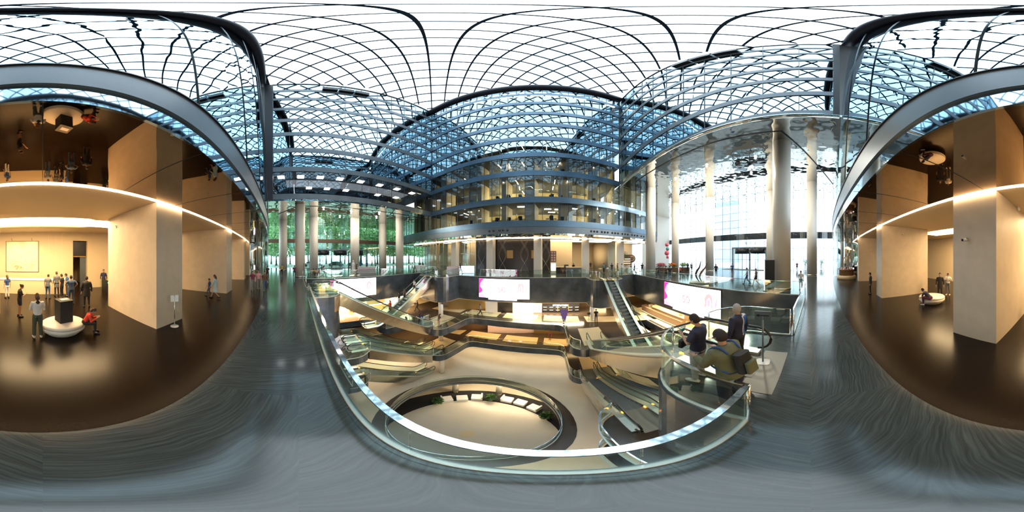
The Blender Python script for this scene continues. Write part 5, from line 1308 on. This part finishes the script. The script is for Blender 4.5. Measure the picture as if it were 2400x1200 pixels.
def bottom_mesh(pose, kind, fat, sub):
    k = ('bot', pose, kind, fat, sub)
    if k in PC: return PC[k]
    J = joints(pose); g = 1.0+fat*.75; mb = MB(); sit = pose.startswith('sit') or pose == 'bend'
    trunk(mb, J, Matrix.Identity(3), [(-.10, .155, .118), (-.04, .166, .125), (.03, .160, .118), (.10, .146, .108)], g)
    if kind in ('skirt',):
        z0 = -.47
        if sit: mb.tube([J['pelvis'], (J['knL']+J['knR'])/2], [.16*g, .15*g], 14)
        else: trunk(mb, J, Matrix.Identity(3), [(z0, .215, .19), (z0+.15, .20, .17), (-.15, .175, .135), (.02, .16, .12)], g)
    else:
        wide = kind == 'wide'
        for n in 'LR':
            h_, k_, a_ = J['hip'+n], J['kn'+n], J['an'+n]
            if kind == 'shorts': e = h_.lerp(k_, .66); mb.tube([h_, h_.lerp(e, .5), e], [.095*g, .092*g, .088*g], 12)
            else:
                e = k_.lerp(a_, .93); w_ = 1.30 if wide else 1.0
                mb.tube([h_, h_.lerp(k_, .5), k_], [.094*g, .082*g*w_**.5, .063*g*w_**.6], 12); mb.ball(k_, .062*g*w_**.6, 10); mb.tube([k_, k_.lerp(e, .5), e], [.062*g*w_**.6, .058*g*w_, .052*g*w_], 12)
            if sit: mb.ball(h_+Vector((0, -.02, 0)), .10*g, 10)
    me = fuse(mb, .016 if sub > 1 else .022, 4 if sub > 1 else 2); me.name = 'trousers'; me.materials.append(M['cloth_black']); PC[k] = me; return me
def hair_mesh(pose, style):
    k = ('hair', pose, style)
    if k in PC: return PC[k]
    J = joints(pose); c = J['head']; R = Matrix.Rotation(-pitch_of(pose), 3, 'X'); mb = MB(); n, h = 20, 12; vs = []; fs = []
    long_ = style == 'long'
    for i in range(h+1):
        a = (PI*.56 if style == 'short' else PI*.60)*i/h
        for q in range(n):
            t = 2*PI*q/n; cut = 1.0
            fr = math.sin(t)
            am = a*(1-.42*max(0, fr)) * (1.22 if fr < -.2 and style == 'short' else 1.0)
            x, y, z = math.sin(am)*math.cos(t), math.sin(am)*math.sin(t), math.cos(am)
            vs.append(Vector(c)+R @ Vector((x*.083, y*.100-.006, z*.127+.003)))
    for i in range(h): fs += [(i*n+q, i*n+(q+1) % n, (i+1)*n+(q+1) % n, (i+1)*n+q) for q in range(n)]
    mb.add(vs, fs, 0, True)
    vs2 = [Vector(c)+(v-Vector(c))*.93 for v in vs]; mb.add(vs2, [f[::-1] for f in fs], 0, True)
    if long_:
        pts = [Vector(c)+R @ Vector((0, -.055, .03)), Vector(c)+R @ Vector((0, -.085, -.09)), Vector(c)+R @ Vector((0, -.095, -.20)), Vector(c)+Vector((0, -.11, -.32))]
        mb.tube(pts, [.07, .082, .075, .035], 12)
    if style == 'bun': mb.ball(Vector(c)+R @ Vector((0, -.11, .06)), .045, 10)
    PC[k] = mb.mesh('hair', ['hair_dark']); return PC[k]
def shoe_mesh(pose, s):
    k = ('shoe', pose, s)
    if k in PC: return PC[k]
    J = joints(pose); n = 'L' if s < 0 else 'R'; a = J['an'+n]; mb = MB()
    pts = [a+Vector((0, -.075, -.045)), a+Vector((0, -.03, -.030)), a+Vector((s*.01, .06, -.040)), a+Vector((s*.018, .14, -.052)), a+Vector((s*.02, .185, -.058))]
    mb.tube(pts, [.028, .046, .045, .042, .022], 10); PC[k] = mb.mesh('shoe', ['shoe_dark']); return PC[k]
def part(name, me, parent, m, mat_i=0, label=None):
    o = bpy.data.objects.new(name, me); C.objects.link(o); o.parent = parent
    if m: o.material_slots[mat_i].link = 'OBJECT'; o.material_slots[mat_i].material = M[m]
    if label: o['label'] = label
    return o
def person(lab, loc, b=None, facing=0, pose='stand', top='cloth_grey', bot='cloth_black', hair='hair_dark', style='short', sleeve='short', legs='trousers', shoe='shoe_dark', h=1.75, fat=0, coat=False, sub=1, group=None, extra=None, z=0.0):
    if b is None: b = 1300+math.degrees(math.atan2(loc[0], loc[1]))/.15
    t = thing('person', lab, 'person', (loc[0], loc[1], z), face(b)+math.radians(facing), group); s = h/1.72
    t.scale = (s*(1+fat*.9), s*(1+fat*.9), s)
    if legs == 'dress': bk = 'skirt'
    else: bk = legs
    part('body', body_mesh(pose, sub), t, None)
    part('shirt', top_mesh(pose, sleeve, fat, sub, coat), t, top)
    part('skirt' if bk == 'skirt' else ('shorts' if bk == 'shorts' else 'trousers'), bottom_mesh(pose, bk, fat, sub), t, bot if legs != 'dress' else top)
    part('hair', hair_mesh(pose, style), t, hair)
    part('shoe', shoe_mesh(pose, -1), t, shoe); part('shoe', shoe_mesh(pose, 1), t, shoe)
    return t
def held(name, lab, t, pose, off, mb, m):
    """a thing carried in the right hand, placed at its palm"""
    J = joints(pose); s = t.scale; p = (J['paR']+J['paL'])/2 if off is None else J['paR']+Vector(off)
    p = Matrix.Rotation(t.rotation_euler.z, 3, 'Z') @ Vector((p.x*s[0], p.y*s[1], p.z*s[2]))+Vector(t.location)
    o = mb.build(name, m, None, tuple(p), t.rotation_euler.z); return tag(o, lab, name.replace('_', ' '))

# three men at the nearest escalator
m1 = person('man in navy polo and grey trousers holding up a small camera by the nearest escalator', (2.48, 2.05), facing=62, pose='hold', top='cloth_navy', bot='cloth_lightgrey', h=1.80, fat=.12, sub=2, shoe='shoe_white')
held('compact_camera', 'small pale blue-backed camera held by the man in navy', m1, 'hold', None, MB().rbox((0, .02, .02), (.13, .05, .08), .012).tube([(0, .04, .02), (0, .08, .02)], .025, 12), 'teal_plastic')
held('shoulder_bag', 'small black bag held against the navy polo man', m1, 'hold', (-.14, -.03, -.27), MB().rbox((0, 0, 0), (.22, .10, .18), .03), 'black_fabric')
m2 = person('broad man in dark olive shirt with backpack leaning on the nearest curved rail', (2.12, 1.12), facing=50, pose='lean', top='cloth_olive', bot='cloth_navy', h=1.78, fat=.30, sub=2, sleeve='long', shoe='shoe_dark')
bp_ = thing('backpack', 'black and olive backpack worn by the broad man in dark olive', 'backpack', (m2.location.x, m2.location.y, 0), m2.rotation_euler.z)
_J = joints('lean'); _R = Matrix.Rotation(-.25, 3, 'X'); _q = m2.scale[0]
def bk(x, y, z): p = _J['pelvis']+_R @ Vector((x, y, z)); return Vector((p.x*_q, p.y*_q, p.z*m2.scale[2]))
_m = MB().rbox((0, 0, 0), (.27, .15, .36), .065, 0, 0, 6); _m.v = [tuple(bk(0, -.235, .24)+_R @ Vector(v)) for v in _m.v]; _m.build('bag_body', 'black_fabric', bp_, bevel=.04)
_m = MB().rbox((0, 0, 0), (.22, .07, .20), .03, 0, 0, 6); _m.v = [tuple(bk(0, -.325, .18)+_R @ Vector(v)) for v in _m.v]; _m.build('front_pocket', 'cloth_olive', bp_, bevel=.02)
for s_ in (-1, 1): MB().tube(smooth_path([bk(s_*.10, -.15, .42), bk(s_*.12, -.06, .515), bk(s_*.13, .06, .49), bk(s_*.15, .155, .36), bk(s_*.185, .09, .18), bk(s_*.15, -.12, .08)], 5), .017, 8).build('strap', 'cloth_blue', bp_)
m3 = person('grey haired man in blue and black jacket looking down the nearest escalator', (3.55, 1.70), facing=48, pose='stand', top='cloth_navy', bot='cloth_black', hair='hair_grey', sleeve='long', h=1.80, fat=.12, sub=2)
_sh = [c for c in m3.children if c.name.startswith('shirt')][0]; _me = _sh.data.copy(); _sh.data = _me
for m_ in ('cloth_royal', 'cloth_white'): _me.materials.append(M[m_])
_sh.material_slots[0].link = 'OBJECT'; _sh.material_slots[0].material = M['cloth_navy']
for p_ in _me.polygons:
    c_ = p_.center
    if c_.z > .9 and c_.y < .03 and .015 < c_.x < .19 and c_.z < 1.44: p_.material_index = 2 if c_.x < .032 or c_.z > 1.415 else 1
# lobby
P = person
P('woman in white blouse and olive trousers standing with her back turned by the seat', B(88, 5.5), facing=8, pose='hold', top='cloth_white', bot='cloth_green', hair='hair_brown', style='long', sleeve='long', legs='wide', shoe='shoe_white', h=1.72, sub=2)
P('woman in black vest and dark shorts looking at her phone, facing right', B(46, 7.7), facing=-75, pose='phone', top='cloth_black', bot='cloth_navy', hair='hair_brown', style='bun', legs='shorts', h=1.66, sub=2)
P('person in a red jacket sitting hunched on the white seat behind the black box', (-1.52, -5.75), facing=-100, pose='sitlean', top='cloth_red', bot='cloth_black', hair='hair_brown', style='long', sleeve='long', h=1.55, sub=2)
P('man in dark grey shirt and jeans bowing his head, leftmost of the lobby group', B(112, 11.2), facing=-20, pose='phone', top='cloth_grey', bot='cloth_jeans', h=1.75)
P('man in a long dark coat in the middle of the lobby group', B(133, 12.0), facing=20, top='cloth_grey', bot='cloth_black', sleeve='long', coat=True, h=1.85, hair='hair_brown')
P('man in black shirt seen half turned in the lobby group', B(145, 11.4), facing=60, top='cloth_black', bot='cloth_black', h=1.74)
P('man in blue-grey shirt behind the others in the lobby group', B(157, 11.9), facing=100, pose='hold', top='cloth_blue', bot='cloth_jeans', h=1.74)
P('tall man in slate blue shirt, elbows out, right in the lobby group', B(167, 9.9), facing=10, pose='arms', top='cloth_jeans', bot='cloth_jeans', h=1.82, fat=.05)
P('man in a dark suit with white collar walking away towards the turnstiles', B(203, 9.3), facing=0, top='cloth_black', bot='cloth_black', sleeve='long', coat=True, h=1.84, fat=.08)
P('security man in a dark suit standing behind the turnstiles', B(243, 14.4), facing=180, top='cloth_navy', bot='cloth_black', sleeve='long', h=1.82)
P('woman in blue top and white trousers at the end of the reception desk', B(17, 11.4), facing=30, top='cloth_blue', bot='cloth_white', hair='hair_brown', style='long', h=1.66)
P('woman in a pale blue dress walking past the second lobby pier', B(504, 11.3), facing=75, pose='walk', top='cloth_lightblue', bot='cloth_lightblue', hair='hair_brown', style='long', sleeve='long', legs='skirt', h=1.70)
P('small person in blue jeans just behind the woman in pale blue', B(491, 11.9), facing=80, pose='walk', top='cloth_blue', bot='cloth_jeans', h=1.35)
P('woman in dark top walking towards the camera, left of the three by the lobby front', B(592, 14.2), facing=180, pose='walk', top='cloth_plum', bot='cloth_grey', hair='hair_dark', style='long', h=1.70)
P('woman in pale blouse walking towards the camera, centre of the three by the lobby front', B(606, 14.6), facing=180, pose='walk', top='cloth_pink', bot='cloth_grey', hair='hair_brown', style='long', h=1.72)
P('woman in dark brown top with a bag, right of the three by the lobby front', B(621, 13.8), facing=180, pose='walk', top='cloth_brown', bot='cloth_jeans', hair='hair_dark', style='long', sleeve='long', h=1.70)
P('man standing still in olive and black on the marble floor by the west columns', B(660, 24.5), facing=180, top='cloth_yellow', bot='cloth_black', h=1.78)
P('dark dressed person far behind the three walking women', B(627, 21), facing=0, top='cloth_black', bot='cloth_black', h=1.75)
P('man bending forward with elbows on knees on the round seat right of the lobby', (7.05, -6.35), facing=62, pose='bend', top='cloth_navy', bot='cloth_plum', h=1.72, shoe='shoe_white', sub=2)
P('man in dark jacket and white shirt carrying a bag behind the round seat', B(2203, 11.6), facing=180, top='cloth_black', bot='cloth_black', sleeve='long', coat=True, h=1.80)
P('man in white t-shirt reading beside the man with the dark jacket', B(2222, 12.3), facing=170, pose='hold', top='cloth_white', bot='cloth_grey', h=1.72, shoe='shoe_white')
P('dark dressed person half hidden behind the pier near the kiosk', B(2040, 12.6), facing=90, top='cloth_black', bot='cloth_black', sleeve='long', h=1.72)
P('person working behind the counter of the round kiosk', B(1986, 22.6), facing=180, top='cloth_black', bot='cloth_black', h=1.70)
# east hall
P('woman in pale top and teal shorts walking along the marble east of the void', B(1877, 14.6), facing=180, pose='walk', top='cloth_white', bot='cloth_teal', hair='hair_brown', style='bun', legs='shorts', h=1.68)
P('man in pale grey shirt walking left across the east hall', B(1751, 17.2), facing=90, pose='walk', top='cloth_lightgrey', bot='cloth_jeans', h=1.76)
P('man in dark brown shirt and shorts walking behind the man in pale grey', B(1772, 16.2), facing=100, pose='walk', top='cloth_brown', bot='cloth_black', legs='shorts', h=1.76, shoe='shoe_white')
P('person in blue standing before the east doors', B(1716, 27), facing=0, top='cloth_blue', bot='cloth_navy', h=1.74)
P('man in a dark suit standing beside the sculpture', B(1678, 24.5), facing=180, top='cloth_black', bot='cloth_black', sleeve='long', h=1.80, fat=.05)
P('person in dark clothes going out by the right-hand portal post', B(1868, 34), facing=0, pose='walk', top='cloth_plum', bot='cloth_navy', h=1.74, z=0)
P('person in dark blue walking left near the big column behind the right escalator', B(1544, 22.6), facing=90, pose='walk', top='cloth_navy', bot='cloth_navy', h=1.74)
P('person in brown at the edge above the right-hand screen, left one', B(1561, 20.9), facing=0, top='cloth_brown', bot='cloth_black', h=1.74)
P('person in black at the edge above the right-hand screen, right one', B(1570, 20.6), facing=0, top='cloth_black', bot='cloth_jeans', h=1.76)
for b, d, t_, lab in ((1600, 30, 'cloth_black', 'shopper in black at the right end of the flower stalls'), (1612, 30.5, 'cloth_navy', 'shopper in navy right of the flower stalls'), (1621, 31, 'cloth_grey', 'shopper in grey near the east glass by the flower stalls'), (1594, 26.5, 'cloth_red', 'small child in red before the flower stalls')):
    P(lab, B(b, d), facing=R.random()*360, top=t_, bot='cloth_black', h=1.2 if 'child' in lab else 1.72)
P('man in teal shirt standing behind the right escalator head', B(1415, 27.4), facing=-60, top='cloth_teal', bot='cloth_black', sleeve='long', h=1.78)
P('man in black behind the rail right of the escalator head', B(1434, 28.8), facing=20, top='cloth_black', bot='cloth_jeans', h=1.76)
P('man in brown shirt walking left of the pale blue shirt by the last far pier', B(1447, 27.2), facing=-90, pose='walk', top='cloth_brown', bot='cloth_green', h=1.78)
P('person in pale blue shirt, right of the couple by the last far pier', B(1457, 26.6), facing=-90, top='cloth_lightblue', bot='cloth_teal', h=1.74)
P('person in white apron walking before the restaurant', B(1479, 26.8), facing=-90, pose='walk', top='cloth_grey', bot='cloth_white', h=1.74)
P('dark dressed guest crossing before the restaurant shelves', B(1487, 27.4), facing=90, pose='walk', top='cloth_black', bot='cloth_brown', h=1.74)
P('guest in black standing below the round restaurant sign', B(1505, 29), facing=180, top='cloth_black', bot='cloth_black', h=1.76)
P('dark silhouette walking in the bright passage behind the right escalator head', B(1384, 36), facing=0, top='cloth_black', bot='cloth_black', h=1.75, sleeve='long')
P('dark haired guest leaning over the service desk', B(1344, 28.8), facing=180, pose='lean', top='cloth_black', bot='cloth_black', sleeve='long', h=1.76, hair='hair_dark', style='long')
# far left and west hall
P('man in white shirt by the left end of the far shopfronts, left one of two', B(966, 31.5), facing=-60, pose='walk', top='cloth_white', bot='cloth_grey', h=1.76)
P('man in white shirt by the left end of the far shopfronts, right one of two', B(972, 31.8), facing=-60, pose='walk', top='cloth_white', bot='cloth_black', h=1.76)
P('clerk in green behind the white reception counter', B(991, 35), facing=180, top='cloth_green', bot='cloth_black', h=1.74)
P('clerk in black behind the white reception counter', B(984, 35.2), facing=180, top='cloth_black', bot='cloth_black', h=1.74)
P('man in dark shirt beside the lit promotional counter', B(1079, 27.6), facing=-60, pose='walk', top='cloth_black', bot='cloth_grey', h=1.76)
P('woman in brown dress reading before the pink promotional stand', B(836, 27.4), facing=-80, pose='hold', top='cloth_brown', bot='cloth_brown', hair='hair_dark', style='long', legs='skirt', h=1.68)
for i, (b, t_, lab) in enumerate(((735, 'cloth_orange', 'person in orange seated left in the row under the west columns'), (741, 'cloth_pink', 'person in pink seated in the middle of the row under the west columns'), (747, 'cloth_red', 'person in rust red seated right in the row under the west columns'))):
    P(lab, B(b, 24.2+.1*i), facing=180, pose='sitlean', top=t_, bot='cloth_black', h=1.7)
o = thing('waiting_bench', 'low dark bench under the three seated people in the west hall', 'bench', (*B(741, 24.5), 0), face(741)); MB().rbox((0, 0, .37), (2.6, .5, .08), .04).build('seat', 'wood', o)
for x_ in (-1.1, 1.1): MB().bb((x_-.04, -.2, 0), (x_+.04, .2, .33)).build('leg', 'dark_metal', o)
P('person in olive standing right of the seated row in the west hall', B(754, 24), facing=90, top='cloth_olive', bot='cloth_grey', h=1.74)
P('person in white top and dark skirt walking at the edge above the left-hand screen', B(759, 22.3), facing=-80, pose='walk', top='cloth_lightgrey', bot='cloth_black', h=1.72, style='long')
P('person in plum at the post beside the greyer west column', B(690, 22.6), facing=0, top='cloth_plum', bot='cloth_navy', h=1.70)
for b, d, t_, lab in ((872, 44, 'cloth_blue', 'passer-by in blue outside the west doors'), (800, 43.5, 'cloth_navy', 'passer-by in navy outside the west doors'), (860, 37, 'cloth_blue', 'visitor in blue just inside the west doors'), (880, 38, 'cloth_teal', 'visitor in teal just inside the west glass')):
    P(lab, B(b, d), facing=R.random()*360, pose='walk', top=t_, bot='cloth_navy', h=1.74)
# riders on the far left escalator (steps fall from y = 16.8 to 8.6)
def ride(v): return -5.3*(16.8-v+.2)/8.2
for v, t_, bt, lab, st in ((14.2, 'cloth_white', 'cloth_black', 'man in white shirt riding highest on the far left escalator', 'short'), (12.6, 'cloth_brown', 'cloth_navy', 'woman in a hat and brown top riding the far left escalator', 'long'),
                           (11.9, 'cloth_black', 'cloth_white', 'woman in black with a white bag riding the far left escalator', 'long'), (10.6, 'cloth_red', 'cloth_black', 'woman in a red dress riding lowest on the far left escalator', 'long')):
    P(lab, (-16.45+(.12 if v > 12 else -.12), v-.18), facing=180-55, top=t_, bot=bt, style=st, h=1.70, z=ride(v)+.0, legs='skirt' if 'dress' in lab else 'trousers')
# lower floors
P('man in dark clothes standing beside the lower right column', B(1397, 19.3), facing=0, top='cloth_black', bot='cloth_navy', h=1.78, z=L1+.01)
P('person in dark clothes walking past the brown shopfront below the far screen', B(1125, 21.6), facing=-90, pose='walk', top='cloth_grey', bot='cloth_black', h=1.74, z=L1+.01)
P('person in dark clothes walking left on the lower walkway under the left landing', B(978, 23.6), facing=90, pose='walk', top='cloth_black', bot='cloth_black', h=1.74, z=L1+.01)
P('woman in pale blue dress by the left escalator foot', B(990, 17.6), facing=30, top='cloth_lightblue', bot='cloth_lightblue', style='long', legs='skirt', h=1.66, z=L1)
P('woman in blue beside the pale blue woman by the left escalator foot', B(984, 17.9), facing=-30, top='cloth_blue', bot='cloth_jeans', style='long', h=1.68, z=L1)
P('woman in pink dress left of the escalator foot on the first lower floor', B(952, 17.0), facing=100, top='cloth_pink', bot='cloth_pink', style='long', legs='skirt', h=1.66, z=L1)
P('woman in brown leaning at the rail of the left lower landing', B(1028, 17.9), facing=-60, pose='lean', top='cloth_brown', bot='cloth_pink', style='long', h=1.66, z=L1+.01)
P('child in dark red on the second lower walkway', B(1289, 21.2), facing=150, top='cloth_plum', bot='cloth_brown', h=1.40, z=L2+.01)
bpy.context.view_layer.update()
